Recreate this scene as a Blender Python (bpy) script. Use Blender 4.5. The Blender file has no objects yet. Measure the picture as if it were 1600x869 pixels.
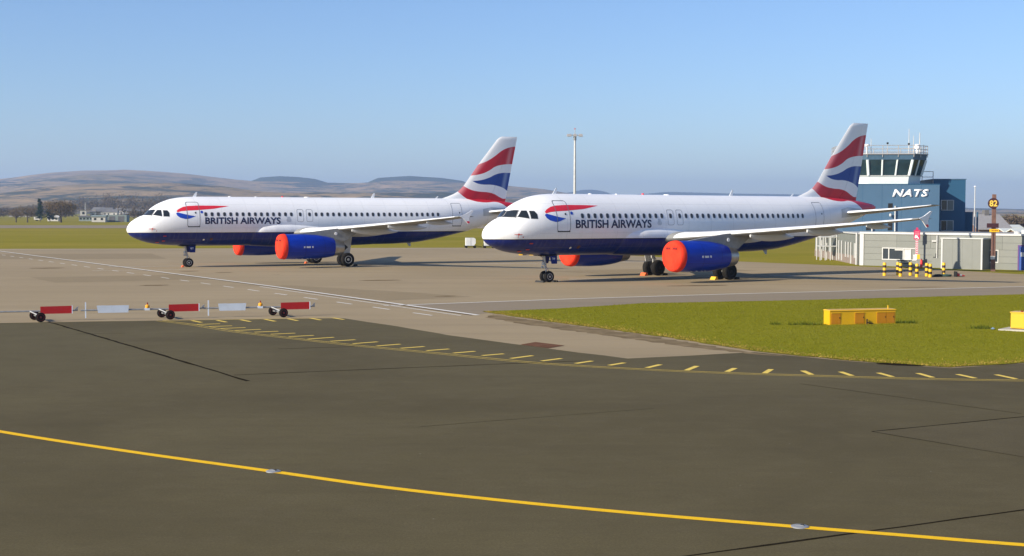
import bpy, bmesh, math, random
import numpy as np
from mathutils import Vector, Matrix
random.seed(7); RNG = np.random.default_rng(11)
scene = bpy.context.scene
C = scene.collection
rad = math.radians

# ------------------------------------------------------------------ camera
cam_d = bpy.data.cameras.new('camera'); cam = bpy.data.objects.new('camera', cam_d); C.objects.link(cam)
scene.camera = cam
cam_d.sensor_width = 36.0; cam_d.lens = 2171.83 / 1600 * 36.0
cam_d.clip_start = 0.5; cam_d.clip_end = 30000
PITCH, ROLL, CAM_H = 0.04758, 0.00227, 4.70
R = Vector((1, 0, 0)); F = Vector((0, math.cos(PITCH), -math.sin(PITCH))); U = R.cross(F)
R2 = R * math.cos(ROLL) + U * math.sin(ROLL); U2 = U * math.cos(ROLL) - R * math.sin(ROLL)
M = Matrix((R2, U2, -F)).transposed().to_4x4(); M.translation = Vector((0, 0, CAM_H))
cam.matrix_world = M

# ------------------------------------------------------------------ sky and sun
SUN_EL = rad(24.6); SHADOW_AZ = rad(33.0)          # shadows run to +X, turned 33 deg towards +Y
to_sun = Vector((-math.cos(SHADOW_AZ) * math.cos(SUN_EL), -math.sin(SHADOW_AZ) * math.cos(SUN_EL), math.sin(SUN_EL)))
world = bpy.data.worlds.new('World'); scene.world = world; world.use_nodes = True
wn = world.node_tree.nodes; wl = world.node_tree.links
bg = wn['Background']; sky = wn.new('ShaderNodeTexSky'); sky.sky_type = 'NISHITA'; sky.sun_disc = False
sky.sun_elevation = SUN_EL; sky.sun_rotation = math.atan2(to_sun.x, to_sun.y)
sky.air_density = 1.0; sky.dust_density = 0.35; sky.ozone_density = 4.0; sky.altitude = 20
tint = wn.new('ShaderNodeMix'); tint.data_type = 'RGBA'; tint.blend_type = 'MULTIPLY'; tint.inputs[0].default_value = 1.0
tint.inputs[7].default_value = (.83, .88, 1.045, 1); wl.new(sky.outputs[0], tint.inputs[6]); wl.new(tint.outputs[2], bg.inputs[0]); bg.inputs[1].default_value = 0.10
sd = bpy.data.lights.new('sun', 'SUN'); sd.energy = 5.0; sd.angle = rad(0.53); sd.color = (1.0, 0.90, 0.74)
sun = bpy.data.objects.new('sun', sd); C.objects.link(sun); sun.location = (-60, -40, 60)
sun.rotation_euler = to_sun.to_track_quat('Z', 'Y').to_euler()
scene.view_settings.view_transform = 'Standard'; scene.view_settings.look = 'None'
scene.view_settings.exposure = 0.60; scene.view_settings.gamma = 1.0
scene.view_settings.use_curve_mapping = False
scene.render.engine = 'CYCLES'
scene.cycles.volume_bounces = 1; scene.cycles.max_bounces = 6; scene.cycles.use_denoising = True

# ------------------------------------------------------------------ helpers
class MB:
    def __init__(s): s.v = []; s.f = []
    def add(s, vs, fs):
        o = len(s.v); s.v += [tuple(map(float, q)) for q in vs]; s.f += [tuple(o + i for i in f) for f in fs]; return s
    def box(s, lo, hi):
        x0, y0, z0 = lo; x1, y1, z1 = hi
        return s.add([(x0,y0,z0),(x1,y0,z0),(x1,y1,z0),(x0,y1,z0),(x0,y0,z1),(x1,y0,z1),(x1,y1,z1),(x0,y1,z1)],
                     [(0,3,2,1),(4,5,6,7),(0,1,5,4),(1,2,6,5),(2,3,7,6),(3,0,4,7)])
    def obox(s, o, ax, ay, az):     # oriented box: origin corner + three edge vectors
        o, ax, ay, az = map(Vector, (o, ax, ay, az))
        p = [o, o+ax, o+ax+ay, o+ay]; p = p + [q + az for q in p]
        return s.add(p, [(0,3,2,1),(4,5,6,7),(0,1,5,4),(1,2,6,5),(2,3,7,6),(3,0,4,7)])
    def tube(s, a, b, r0, r1=None, n=12, caps=True):
        a, b = Vector(a), Vector(b); r1 = r0 if r1 is None else r1
        d = (b - a).normalized(); u = d.orthogonal().normalized(); w = d.cross(u)
        vs = []
        for p, r in ((a, r0), (b, r1)):
            for i in range(n):
                t = 2*math.pi*i/n; vs.append(p + u*(r*math.cos(t)) + w*(r*math.sin(t)))
        fs = [(i, (i+1) % n, n+(i+1) % n, n+i) for i in range(n)]
        if caps: fs += [tuple(range(n-1, -1, -1)), tuple(range(n, 2*n))]
        return s.add(vs, fs)
    def lathe(s, prof, o, axis, n=32, close=True):      # prof: (t along axis, radius)
        o = Vector(o); d = Vector(axis).normalized(); u = d.orthogonal().normalized(); w = d.cross(u); vs = []
        for t, r in prof:
            for i in range(n):
                a = 2*math.pi*i/n; vs.append(o + d*t + u*(r*math.cos(a)) + w*(r*math.sin(a)))
        m = len(prof); fs = []
        for k in range(m-1):
            for i in range(n): fs.append((k*n+i, k*n+(i+1) % n, (k+1)*n+(i+1) % n, (k+1)*n+i))
        if close: fs += [tuple(range(n-1, -1, -1)), tuple(range((m-1)*n, m*n))]
        return s.add(vs, fs)
    def grid(s, rows, wrap=False, flip=False):
        n = len(rows[0]); vs = [p for r in rows for p in r]; fs = []
        for k in range(len(rows)-1):
            for i in range(n if wrap else n-1):
                q = (k*n+i, k*n+(i+1) % n, (k+1)*n+(i+1) % n, (k+1)*n+i); fs.append(q[::-1] if flip else q)
        return s.add(vs, fs)
    def prism(s, poly, z0, z1):
        n = len(poly); vs = [(x, y, z0) for x, y in poly] + [(x, y, z1) for x, y in poly]
        return s.add(vs, [tuple(range(n-1, -1, -1)), tuple(range(n, 2*n))] + [(i, (i+1) % n, n+(i+1) % n, n+i) for i in range(n)])
    def build(s, name, mat, parent=None, smooth=None, fix=True):
        me = bpy.data.meshes.new(name); me.from_pydata(s.v, [], s.f)
        if fix:
            bm = bmesh.new(); bm.from_mesh(me); bmesh.ops.recalc_face_normals(bm, faces=bm.faces); bm.to_mesh(me); bm.free()
        if smooth is not None:
            me.polygons.foreach_set('use_smooth', [True]*len(me.polygons)); me.set_sharp_from_angle(angle=rad(smooth))
        me.materials.append(mat); me.update()
        o = bpy.data.objects.new(name, me); C.objects.link(o)
        if parent: o.parent = parent
        return o
def empty(name, loc=(0,0,0), rz=0):
    o = bpy.data.objects.new(name, None); C.objects.link(o); o.location = loc; o.rotation_euler = (0,0,rz); o.empty_display_size = .3; return o
def tag(o, label, cat, group=None):
    o['label'] = label; o['category'] = cat
    if group: o['group'] = group
    return o
def kind(o, k, label=None):
    o['kind'] = k
    if label: o['label'] = label
    return o
def copy_tree(o, parent=None):
    c = o.copy(); C.objects.link(c); c.parent = parent
    for ch in o.children: copy_tree(ch, c)
    return c

# ------------------------------------------------------------------ materials
MATS = {}
class NT:
    def __init__(s, name):
        s.m = bpy.data.materials.new(name); s.m.use_nodes = True; s.n = s.m.node_tree.nodes; s.l = s.m.node_tree.links
        s.b = s.n['Principled BSDF']
    def new(s, t, **k):
        q = s.n.new(t)
        for a, v in k.items(): setattr(q, a, v)
        return q
    def put(s, sock, v):
        if isinstance(v, bpy.types.NodeSocket): s.l.new(v, sock)
        else: sock.default_value = v
    def math(s, op, a, b=0.0, clamp=False):
        q = s.new('ShaderNodeMath', operation=op, use_clamp=clamp); s.put(q.inputs[0], a); s.put(q.inputs[1], b); return q.outputs[0]
    def mix(s, f, a, b):
        q = s.new('ShaderNodeMix', data_type='RGBA'); s.put(q.inputs[0], f)
        s.put(q.inputs[6], a if isinstance(a, bpy.types.NodeSocket) else (*a, 1)); s.put(q.inputs[7], b if isinstance(b, bpy.types.NodeSocket) else (*b, 1)); return q.outputs[2]
    def obj(s): return s.new('ShaderNodeTexCoord').outputs['Object']
    def scaled(s, v, sc, rz=0.0):
        q = s.new('ShaderNodeMapping'); s.l.new(v, q.inputs[0]); q.inputs[3].default_value = sc; q.inputs[2].default_value = (0,0,rz); return q.outputs[0]
    def noise(s, v, scale, detail=4, rough=.55, dist=0):
        q = s.new('ShaderNodeTexNoise'); s.l.new(v, q.inputs['Vector']); q.inputs['Scale'].default_value = scale
        q.inputs['Detail'].default_value = detail; q.inputs['Roughness'].default_value = rough; q.inputs['Distortion'].default_value = dist; return q.outputs[0]
    def ramp(s, f, a, b, lo=0.0, hi=1.0):
        q = s.new('ShaderNodeMapRange'); q.clamp = True; s.put(q.inputs[0], f); q.inputs[1].default_value = a; q.inputs[2].default_value = b
        q.inputs[3].default_value = lo; q.inputs[4].default_value = hi; return q.outputs[0]
    def smooth(s, f, a, b, lo=0.0, hi=1.0):
        q = s.new('ShaderNodeMapRange', interpolation_type='SMOOTHSTEP'); s.put(q.inputs[0], f); q.inputs[1].default_value = a; q.inputs[2].default_value = b
        q.inputs[3].default_value = lo; q.inputs[4].default_value = hi; return q.outputs[0]
    def bump(s, h, strength, dist=.01):
        q = s.new('ShaderNodeBump'); q.inputs['Strength'].default_value = strength; q.inputs['Distance'].default_value = dist
        s.l.new(h, q.inputs['Height']); s.l.new(q.outputs[0], s.b.inputs['Normal'])
    def base(s, c): s.put(s.b.inputs['Base Color'], c if isinstance(c, bpy.types.NodeSocket) else (*c, 1))
    def curve(s, x, pts, x0, x1, y0, y1):
        f = s.math('DIVIDE', s.math('SUBTRACT', x, x0), x1 - x0)
        q = s.new('ShaderNodeFloatCurve'); s.l.new(f, q.inputs['Value']); cv = q.mapping.curves[0]
        P = [((a-x0)/(x1-x0), (b-y0)/(y1-y0)) for a, b in pts]
        cv.points[0].location = P[0]; cv.points[1].location = P[-1]
        for p in P[1:-1]: cv.points.new(*p)
        q.mapping.update()
        return s.math('ADD', s.math('MULTIPLY', q.outputs[0], y1 - y0), y0)
def plain(name, col, rough=.6, metal=0.0, var=.12, scale=3.0, coat=0.0, bump=0.0, spec=.5):
    if name in MATS: return MATS[name]
    t = NT(name); o = t.obj(); n = t.noise(o, scale, 5, .6)
    lo = tuple(max(0, c*(1-var)) for c in col); hi = tuple(min(1, c*(1+var)) for c in col)
    t.base(t.mix(t.ramp(n, .3, .7), lo, hi)); t.b.inputs['Roughness'].default_value = rough; t.b.inputs['Metallic'].default_value = metal
    t.b.inputs['Specular IOR Level'].default_value = spec
    if coat: t.b.inputs['Coat Weight'].default_value = coat; t.b.inputs['Coat Roughness'].default_value = .08
    if bump: t.bump(t.noise(o, scale*6, 4), bump)
    MATS[name] = t.m; return t.m
WHITE = (.87, .87, .86); NAVY = (.002, .012, .16)
M_white = plain('white_paint', WHITE, .35, var=.03, scale=.6, coat=.3)
M_grey = plain('grey_paint', (.52, .53, .53), .45, var=.06, scale=.8)
M_wing = plain('wing_grey', (.27, .27, .255), .42, var=.07, scale=.7)
M_navy = plain('navy_paint', NAVY, .4, var=.1, scale=.8, spec=.25)
def engine_mat():
    t = NT('engine_blue'); o = t.obj(); sep = t.new('ShaderNodeSeparateXYZ'); t.l.new(o, sep.inputs[0]); x, z = sep.outputs[0], sep.outputs[2]
    n = t.noise(t.scaled(o, (.5, 2, 2)), 1.4, 6, .65); c = t.mix(t.ramp(n, .3, .75), (.001, .022, .30), (.003, .034, .40))
    ln = t.smooth(t.math('ABSOLUTE', t.math('SUBTRACT', x, 13.05)), .022, .012)
    ln = t.math('MAXIMUM', ln, t.smooth(t.math('ABSOLUTE', t.math('SUBTRACT', x, 14.75)), .02, .01))
    ln = t.math('MAXIMUM', ln, t.smooth(t.math('ABSOLUTE', t.math('SUBTRACT', z, 1.30)), .016, .008))
    c = t.mix(t.math('MULTIPLY', ln, .6), c, (.004, .008, .05)); dirt = t.ramp(t.noise(t.scaled(o, (.4, 3, 3)), 3, 6, .7), .55, .85, 0, .25); c = t.mix(dirt, c, (.03, .035, .08))
    t.base(c); t.b.inputs['Roughness'].default_value = .38; t.b.inputs['Specular IOR Level'].default_value = .3; t.b.inputs['Coat Weight'].default_value = .1; return t.m
M_engine = engine_mat()
def cover_mat():
    t = NT('red_cover_fabric'); o = t.obj(); n = t.noise(o, 1.6, 5, .6, .6); n2 = t.noise(t.scaled(o, (1, 1, .35)), 5, 4, .6, .4)
    c = t.mix(t.ramp(n, .3, .7), (.70, .035, .014), (.82, .055, .022)); c = t.mix(t.ramp(n2, .55, .8, 0, .35), c, (.55, .03, .014)); t.base(c)
    t.b.inputs['Roughness'].default_value = .95; t.b.inputs['Specular IOR Level'].default_value = .2; t.bump(n2, .55, .06); return t.m
M_cover = cover_mat()
M_coverd = plain('dark_red_print', (.20, .006, .006), .8)
M_metal = plain('bare_metal', (.42, .40, .37), .38, .85, .15, 2)
M_strut = plain('strut_metal', (.50, .50, .48), .45, .3, .15, 5)
M_dark = plain('dark_parts', (.02, .02, .021), .7, var=.3, scale=4, spec=.2)
M_tyre = plain('tyre_rubber', (.016, .015, .014), .9, var=.25, scale=6, spec=.12)
M_rim = plain('wheel_rim', (.46, .46, .45), .4, .3, .1, 8)
M_wpane = plain('cabin_pane', (.045, .047, .05), .2, var=.3, scale=2)
M_wseal = plain('window_surround', (.38, .38, .39), .5)
M_glass = plain('dark_glass', (.02, .025, .03), .08, var=.2, scale=2)
M_seal = plain('door_seal', (.20, .205, .21), .55)
M_red = plain('emblem_red', (.78, .025, .045), .35, var=.05, coat=.3)
M_blue = plain('emblem_blue', (.008, .055, .46), .35, var=.05, coat=.3)
M_silver = plain('crest_silver', (.58, .59, .61), .4, .2, .2, 9)
M_flag = plain('probe_flag', (.55, .06, .04), .7)

def livery(name, tail_only=False):
    t = NT(name); o = t.obj(); sep = t.new('ShaderNodeSeparateXYZ'); t.l.new(o, sep.inputs[0]); x, z = sep.outputs[0], sep.outputs[2]
    args = (28.0, 38.0, 4.0, 12.0)
    r1u = t.curve(x, [(28,6.6),(31,8.2),(32.44,9.05),(33.47,9.46),(34.26,9.92),(35.05,10.46),(35.86,10.77),(36.5,10.86),(38,10.9)], *args)
    r1l = t.curve(x, [(28,7.8),(31.4,8.02),(32.85,8.24),(33.64,8.55),(34.28,8.92),(35.08,9.12),(36.22,9.2),(38,9.2)], *args)
    bu = t.curve(x, [(28,7.5),(31.84,7.56),(32.71,7.64),(33.66,7.90),(34.29,8.18),(34.94,8.34),(35.91,8.37),(38,8.4)], *args)
    bl = t.curve(x, [(28,7.7),(31.7,7.6),(32.4,7.33),(33.03,7.24),(33.83,7.23),(34.64,7.11),(35.29,6.88),(35.62,6.66),(38,5.5)], *args)
    r2u = t.curve(x, [(28,8.6),(30.3,7.6),(30.99,7.09),(31.78,6.72),(32.73,6.57),(33.52,6.52),(34.17,6.37),(34.82,6.06),(35.2,5.93),(35.6,6.0),(36.4,6.6),(38,7.0)], *args)
    r2l = t.curve(x, [(28,8.4),(30.0,6.95),(30.46,6.49),(31.01,6.06),(31.64,5.74),(32.43,5.59),(33.22,5.57),(34.1,5.62),(34.67,5.5),(35.16,5.2),(35.57,4.9),(36.16,4.3),(38,4.05)], *args)
    def band(hi, lo):
        a = t.smooth(t.math('SUBTRACT', hi, z), -.012, .012); b = t.smooth(t.math('SUBTRACT', z, lo), -.012, .012); return t.math('MULTIPLY', a, b)
    on = t.math('GREATER_THAN', x, 29.6)
    mr1 = t.math('MULTIPLY', band(r1u, r1l), on); mb = t.math('MULTIPLY', band(bu, bl), on); mr2 = t.math('MULTIPLY', band(r2u, r2l), on)
    n = t.noise(o, .7, 5, .6)
    white = t.mix(t.ramp(n, .3, .7), (.865, .865, .86), (.90, .90, .895))
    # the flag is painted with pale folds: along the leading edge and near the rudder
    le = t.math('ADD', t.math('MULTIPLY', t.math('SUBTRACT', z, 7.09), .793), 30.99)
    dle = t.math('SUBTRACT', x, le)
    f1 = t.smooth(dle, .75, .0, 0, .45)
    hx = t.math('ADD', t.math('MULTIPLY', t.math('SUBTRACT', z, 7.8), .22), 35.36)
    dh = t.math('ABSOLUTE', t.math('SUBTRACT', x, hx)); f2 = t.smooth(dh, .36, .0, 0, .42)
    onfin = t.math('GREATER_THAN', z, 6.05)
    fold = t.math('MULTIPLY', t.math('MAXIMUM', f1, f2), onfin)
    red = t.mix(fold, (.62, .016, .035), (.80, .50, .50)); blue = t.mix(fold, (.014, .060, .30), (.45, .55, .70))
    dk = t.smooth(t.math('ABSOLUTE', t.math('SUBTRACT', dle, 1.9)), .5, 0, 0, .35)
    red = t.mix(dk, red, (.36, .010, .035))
    c = t.mix(mr1, white, red); c = t.mix(mr2, c, red); c = t.mix(mb, c, blue)
    if not tail_only:
        st = t.smooth(t.math('SUBTRACT', 2.9, z), -.01, .01); nv = t.mix(t.ramp(t.noise(o, 2.2, 6, .7), .25, .75), (.0012, .009, .12), (.003, .020, .20))
        line = t.smooth(t.math('ABSOLUTE', t.math('SUBTRACT', z, 2.905)), .03, .02)
        c = t.mix(st, c, nv); c = t.mix(line, c, (.02, .02, .03))
        fr = t.math('ABSOLUTE', t.math('SUBTRACT', t.math('FRACT', t.math('DIVIDE', x, 2.132)), .5)); pl = t.smooth(fr, .0085, .0045, 0, 1)
        for zz in (5.25, 3.30, 2.35): pl = t.math('MAXIMUM', pl, t.smooth(t.math('ABSOLUTE', t.math('SUBTRACT', z, zz)), .016, .008))
        pl = t.math('MULTIPLY', pl, t.math('GREATER_THAN', x, 3.2)); c = t.mix(t.math('MULTIPLY', pl, .22), c, (.22, .22, .23))
        streak = t.noise(t.scaled(o, (2.2, .3, .12)), 1.6, 6, .7); c = t.mix(t.math('MULTIPLY', t.ramp(streak, .52, .8, 0, .16), t.smooth(z, 4.6, 3.0)), c, (.40, .38, .34))
        wear = t.noise(t.scaled(o, (.35, 2.5, 2.5)), 2.0, 6, .65)
        c = t.mix(t.ramp(wear, .58, .9, 0, .10), c, (.32, .31, .29))
    t.base(c); t.b.inputs['Roughness'].default_value = .36; t.b.inputs['Specular IOR Level'].default_value = .35; t.b.inputs['Coat Weight'].default_value = .12; t.b.inputs['Coat Roughness'].default_value = .1
    return t.m
M_body = livery('fuselage_livery'); M_fin = livery('fin_livery', True)
# ------------------------------------------------------------------ ground, apron, grass
def jitter_poly(pts, step, amp, closed_edges=None):
    out = []; n = len(pts)
    for i in range(n):
        a = Vector(pts[i]); b = Vector(pts[(i+1) % n]); L = (b - a).length
        k = max(1, int(L/step)) if (closed_edges is None or i in closed_edges) else 1
        nrm = Vector((-(b-a).y, (b-a).x)).normalized()
        for j in range(k):
            q = a.lerp(b, j/k)
            if k > 1 and j: q = q + nrm*random.uniform(-amp, amp)
            out.append((q.x, q.y))
    return out
def sheet(name, poly, z, mat, parent=None):
    bm = bmesh.new(); vs = [bm.verts.new((x, y, z)) for x, y in poly]; f = bm.faces.new(vs)
    bm.normal_update()
    if f.normal.z < 0: f.normal_flip()
    bmesh.ops.triangulate(bm, faces=[f]); me = bpy.data.meshes.new(name); bm.to_mesh(me); bm.free(); me.materials.append(mat)
    o = bpy.data.objects.new(name, me); C.objects.link(o)
    if parent: o.parent = parent
    return o
def ground_mat():
    t = NT('far_grass'); o = t.obj()
    n1 = t.noise(t.scaled(o, (.35, 1, 1)), .035, 5, .6); n2 = t.noise(t.scaled(o, (.25, 1, 1)), .3, 5, .65); n3 = t.noise(o, 3.5, 4, .7)
    c = t.mix(t.ramp(n1, .36, .64), (.215, .195, .022), (.300, .240, .045)); c = t.mix(t.ramp(n2, .35, .7, 0, .55), c, (.165, .160, .018)); c = t.mix(t.ramp(n3, .4, .7, 0, .3), c, (.27, .22, .06))
    t.base(c); t.b.inputs['Roughness'].default_value = .95; t.b.inputs['Specular IOR Level'].default_value = .0; t.bump(n3, .6, .1); return t.m
def concrete_mat(name, a, b, c3, streak=.5):
    t = NT(name); o = t.obj()
    n1 = t.noise(o, .05, 5, .6, .4); n2 = t.noise(t.scaled(o, (.12, 1.0, 1), rad(-24)), .5, 6, .65, .3); n3 = t.noise(o, 1.3, 6, .75); n4 = t.noise(o, 40, 3, .8)
    c = t.mix(t.ramp(n1, .32, .68), a, b); c = t.mix(t.ramp(n2, .45, .75, 0, streak), c, c3); c = t.mix(t.ramp(n3, .55, .8, 0, .28), c, c3)
    c = t.mix(t.ramp(n4, .35, .75, 0, .22), c, tuple(q*.55 for q in a))
    spot = t.noise(o, .33, 3, .5, .8); c = t.mix(t.smooth(spot, .70, .78, 0, .35), c, tuple(q*.55 for q in c3))
    t.base(c); t.b.inputs['Roughness'].default_value = .92; t.b.inputs['Specular IOR Level'].default_value = .22; t.bump(n4, .35, .004); return t.m
def asphalt_mat():
    t = NT('dark_asphalt'); o = t.obj()
    n1 = t.noise(o, .07, 5, .6, .5); n2 = t.noise(t.scaled(o, (.10, 1.2, 1), rad(14)), .55, 6, .7, .2); n3 = t.noise(o, .9, 6, .75); n6 = t.noise(t.scaled(o, (.5, 1, 1), rad(20)), 2.6, 5, .75, .4); n4 = t.noise(o, 24, 4, .9); n5 = t.noise(o, 9, 4, .8)
    c = t.mix(t.ramp(n1, .36, .64), (.090, .072, .031), (.140, .115, .053)); c = t.mix(t.ramp(n2, .42, .75, 0, .5), c, (.082, .066, .030)); c = t.mix(t.ramp(n3, .48, .75, 0, .45), c, (.155, .128, .068))
    c = t.mix(t.ramp(n4, .36, .64, 0, .62), c, (.058, .046, .022)); c = t.mix(t.ramp(n5, .62, .8, 0, .28), c, (.20, .17, .10))
    c = t.mix(t.ramp(n6, .5, .72, 0, .4), c, (.070, .056, .026)); sp = t.noise(o, 7.0, 2, .5); c = t.mix(t.smooth(sp, .76, .785, 0, .5), c, (.24, .22, .17))
    t.base(c); t.b.inputs['Roughness'].default_value = .95; t.b.inputs['Specular IOR Level'].default_value = .15; t.bump(n4, .5, .006); return t.m
def paint_mat(name, col, under, wear=.35):
    t = NT(name); o = t.obj(); n = t.noise(o, 6, 6, .75); n2 = t.noise(o, 45, 3, .8)
    w = t.math('MAXIMUM', t.ramp(n, .5, .75, 0, wear), t.ramp(n2, .55, .8, 0, wear*.8))
    t.base(t.mix(w, col, under)); t.b.inputs['Roughness'].default_value = .8; t.b.inputs['Specular IOR Level'].default_value = .25; return t.m
M_ground = ground_mat()
M_conc = concrete_mat('apron_concrete', (.310, .238, .134), (.365, .282, .165), (.225, .172, .10))
M_conc2 = concrete_mat('apron_grey_strip', (.250, .200, .130), (.280, .222, .146), (.19, .15, .10))
M_asph = asphalt_mat()
M_wline = paint_mat('white_road_paint', (.76, .74, .68), (.34, .27, .18), .4)
M_yline = paint_mat('yellow_road_paint', (.86, .50, .0), (.36, .24, .02), .5)
M_yline2 = paint_mat('pale_yellow_paint', (.78, .56, .10), (.20, .16, .06), .38)
M_seam = plain('bitumen_seam', (.022, .018, .012), 1.0, var=.3, scale=8, spec=.0)
M_stain = plain('rust_stain', (.145, .075, .048), 1, var=.3, scale=3, spec=0)
M_stain2 = plain('oil_stain', (.17, .125, .072), 1, var=.25, scale=2, spec=0)

g = sheet('ground', [(-9000, -300), (9000, -300), (9000, 9000), (-9000, 9000)], -.03, M_ground); kind(g, 'structure', 'flat airfield grass running to the hills')
APRON = jitter_poly([(-160,-60),(90,-60),(90,55),(62,82),(39.18,106.27),(37.4,110.72),(34.5,116.6),(29.91,122.2),(25.2,128.2),(21.5,133.3),(10,156),(-3.4,182.5),(-32.6,176.8),(-63,171.1),(-160,152)], 2.5, .12, {3,4,5,6,7,8,9,10,11,12,13})
apron = kind(sheet('apron', APRON, 0.0, M_conc), 'structure', 'tan concrete airport apron')
tw = kind(sheet('taxiway', [(-900, 240), (-130, 376), (60, 405), (900, 455), (900, 510), (60, 475), (-130, 455), (-900, 330)], .0, M_conc2), 'structure', 'grey taxiway strip across the far grass')
DARK = [(-60,46.5),(-21.42,58.02),(-15.12,59.57),(-11.15,60.4),(-7.41,61.06),(-4.72,56.85),(-2.43,52.77),(0.01,49.36),(1.51,47.32),(3.72,44.45),(5.88,45.41),(8.15,46.6),(10.57,43.9),(13.27,41.9),(16.2,43.4),(40,55),(90,80),(90,-60),(-60,-60)]
asph = kind(sheet('asphalt', jitter_poly(DARK, 1.0, .05, set(range(1, 11))), .004, M_asph), 'structure', 'dark grey-brown asphalt of the foreground taxiway')
strip = kind(sheet('apron_strip', jitter_poly([(-5.3,69.7),(-1.6,63.4),(-1.0,64.9),(2.14,67.0),(6.71,71.2),(15.85,74.1),(29.5,79.8),(60,93),(60,100.3),(32.7,88.5),(12.9,79.9),(3.5,75.1)], 2, .03), .004, M_conc2), 'structure', 'grey paved strip between the white line and the grass')

def ribbon(name, pts, w, z, mat, parent, wob=0.0):
    rows = []; P = [Vector(p) for p in pts]
    if wob:
        Q = []
        for a, b in zip(P, P[1:]):
            k = max(1, int((b-a).length/.6)); Q += [a.lerp(b, i/k) for i in range(k)]
        P = Q + [P[-1]]
        P = [p + Vector((random.uniform(-wob, wob), random.uniform(-wob, wob))) for p in P]
    for i, p in enumerate(P):
        d = (P[min(i+1, len(P)-1)] - P[max(i-1, 0)]).normalized(); n = Vector((-d.y, d.x))*(w/2)*(random.uniform(.7, 1.3) if wob else 1)
        rows.append([(p.x+n.x, p.y+n.y, z), (p.x-n.x, p.y-n.y, z)])
    return MB().grid(rows).build(name, mat, parent)
def spline(pts, k=12):
    P = [Vector(p) for p in pts]; P = [P[0]*2-P[1]] + P + [P[-1]*2-P[-2]]; out = []
    for i in range(1, len(P)-2):
        for j in range(k):
            t = j/k; a, b, c, d = P[i-1], P[i], P[i+1], P[i+2]
            out.append(.5*((2*b)+(-a+c)*t+(2*a-5*b+4*c-d)*t*t+(-a+3*b-3*c+d)*t**3))
    return out + [P[-2]]
Z1 = .009
edge = kind(ribbon('edge_line', [(-66, 172.4), (-31.81, 115.06), (-15.05, 87.05), (-6.66, 72.17), (-1.55, 63.1)], .24, Z1, M_wline, None), 'structure', 'long white edge line across the apron')
ribbon('edge_line_border', [(-66.25, 172.25), (-32.05, 114.92), (-15.3, 86.9), (-6.9, 72.0), (-1.8, 62.95)], .12, Z1-.003, M_seam, edge)
ribbon('edge_line_twin', [(-15.75, 86.65), (-7.4, 71.75), (-2.3, 62.75)], .10, Z1, M_wline, edge)
d0 = Vector((-53.6, 146.6)); d1 = Vector((-4.0, 63.4)); dn = (d1-d0).normalized(); dt = 0.0; L = (d1-d0).length
for i in range(23):
    a = d0 + dn*(L*i/22); a = a + Vector((-.1, .2))
    ribbon('dash', [tuple(a - dn*.95), tuple(a + dn*.95)], .13, Z1, M_wline, edge)
kind(ribbon('apron_boundary_line', [(-6.4, 69.3), (-3.29, 71.1), (3.47, 75.2), (12.92, 80.03), (23.43, 84.67), (32.72, 88.69), (60, 100.4)], .20, Z1, M_wline, None), 'structure', 'straight white line in front of the nearer jet')
kind(ribbon('stand_line', [(-33, 109.2), (-28.6, 110.8), (-15, 116.0), (-9, 118.6)], .13, Z1, M_wline, None), 'structure', 'thin white stand line under the far jet nose')
kind(ribbon('stand_line', [(-34, 117.0), (-28, 118.8), (-13.1, 121.1), (-7.21, 123.4), (2.46, 127.3), (14, 132)], .22, Z1, M_wline, None), 'structure', 'white stand line behind the far jet wheels')
kind(ribbon('stand_line', [(4, 97), (13.9, 101.0), (20.6, 103.4), (30, 107.5)], .2, Z1, M_wline, None), 'structure', 'white stand line under the nearer jet')
kind(ribbon('stand_line', [(-64.5, 167.4), (-32, 173.2), (-4, 178.6)], .25, Z1, M_wline, None), 'structure', 'thin white line along the far grass edge')

HT = [(-15.0,59.49),(-13.12,57.42),(-10.77,54.25),(-8.35,51.67),(-5.65,48.93),(-4.41,47.8),(-2.11,45.79),(0.93,43.11),(4.12,41.4),(6.56,40.51),(8.56,40.01),(11.48,39.29),(14.41,38.92),(19,38.6),(26,38.9)]
hs = spline(HT, 8)
hatch = kind(ribbon('hatched_line', [tuple(p) for p in hs], .055, Z1, M_yline2, None), 'structure', 'yellow double line with slanted hatch dashes')
off = []
for i, p in enumerate(hs):
    dd = (hs[min(i+1, len(hs)-1)] - hs[max(i-1, 0)]).normalized(); off.append((p.x+dd.y*.28, p.y-dd.x*.28))
ribbon('second_line', off, .04, Z1, M_yline2, hatch)
HD = [[(-13.05,57.43),(-12.18,57.86)],[(-12.37,56.4),(-11.47,56.82)],[(-11.65,55.49),(-10.75,55.98)],[(-10.89,54.54),(-9.99,55.16)],[(-10.0,53.83),(-9.15,54.29)],[(-9.22,52.94),(-8.36,53.45)],[(-8.36,51.94),(-7.51,52.5)],[(-7.5,50.98),(-6.65,51.72)],[(-6.56,50.12),(-5.74,50.77)],[(-5.65,49.22),(-4.84,49.97)],[(-4.72,48.4),(-3.95,49.1)],[(-3.82,47.6),(-3.05,48.25)],[(-2.88,46.8),(-2.15,47.4)],[(-1.94,46.02),(-1.24,46.64)],[(-0.97,45.24),(-0.27,45.83)],[(-0.03,44.37),(0.68,45.27)],[(0.94,43.63),(1.59,44.4)],[(1.98,42.93),(2.53,43.67)],[(2.99,42.44),(3.51,43.17)],[(4.08,41.78),(4.58,42.68)],[(5.19,41.13),(5.66,42.3)],[(6.34,40.78),(6.73,41.74)],[(7.39,40.44),(7.77,41.47)],[(8.69,40.11),(8.64,41.11)],[(9.8,39.86),(9.7,40.85)],[(10.9,39.62),(10.75,40.6)],[(12.01,39.47),(11.89,40.53)],[(13.17,39.32),(12.97,40.28)],[(14.28,39.17),(14.07,40.21)],[(15.4,39.05),(15.15,40.1)]]
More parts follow.
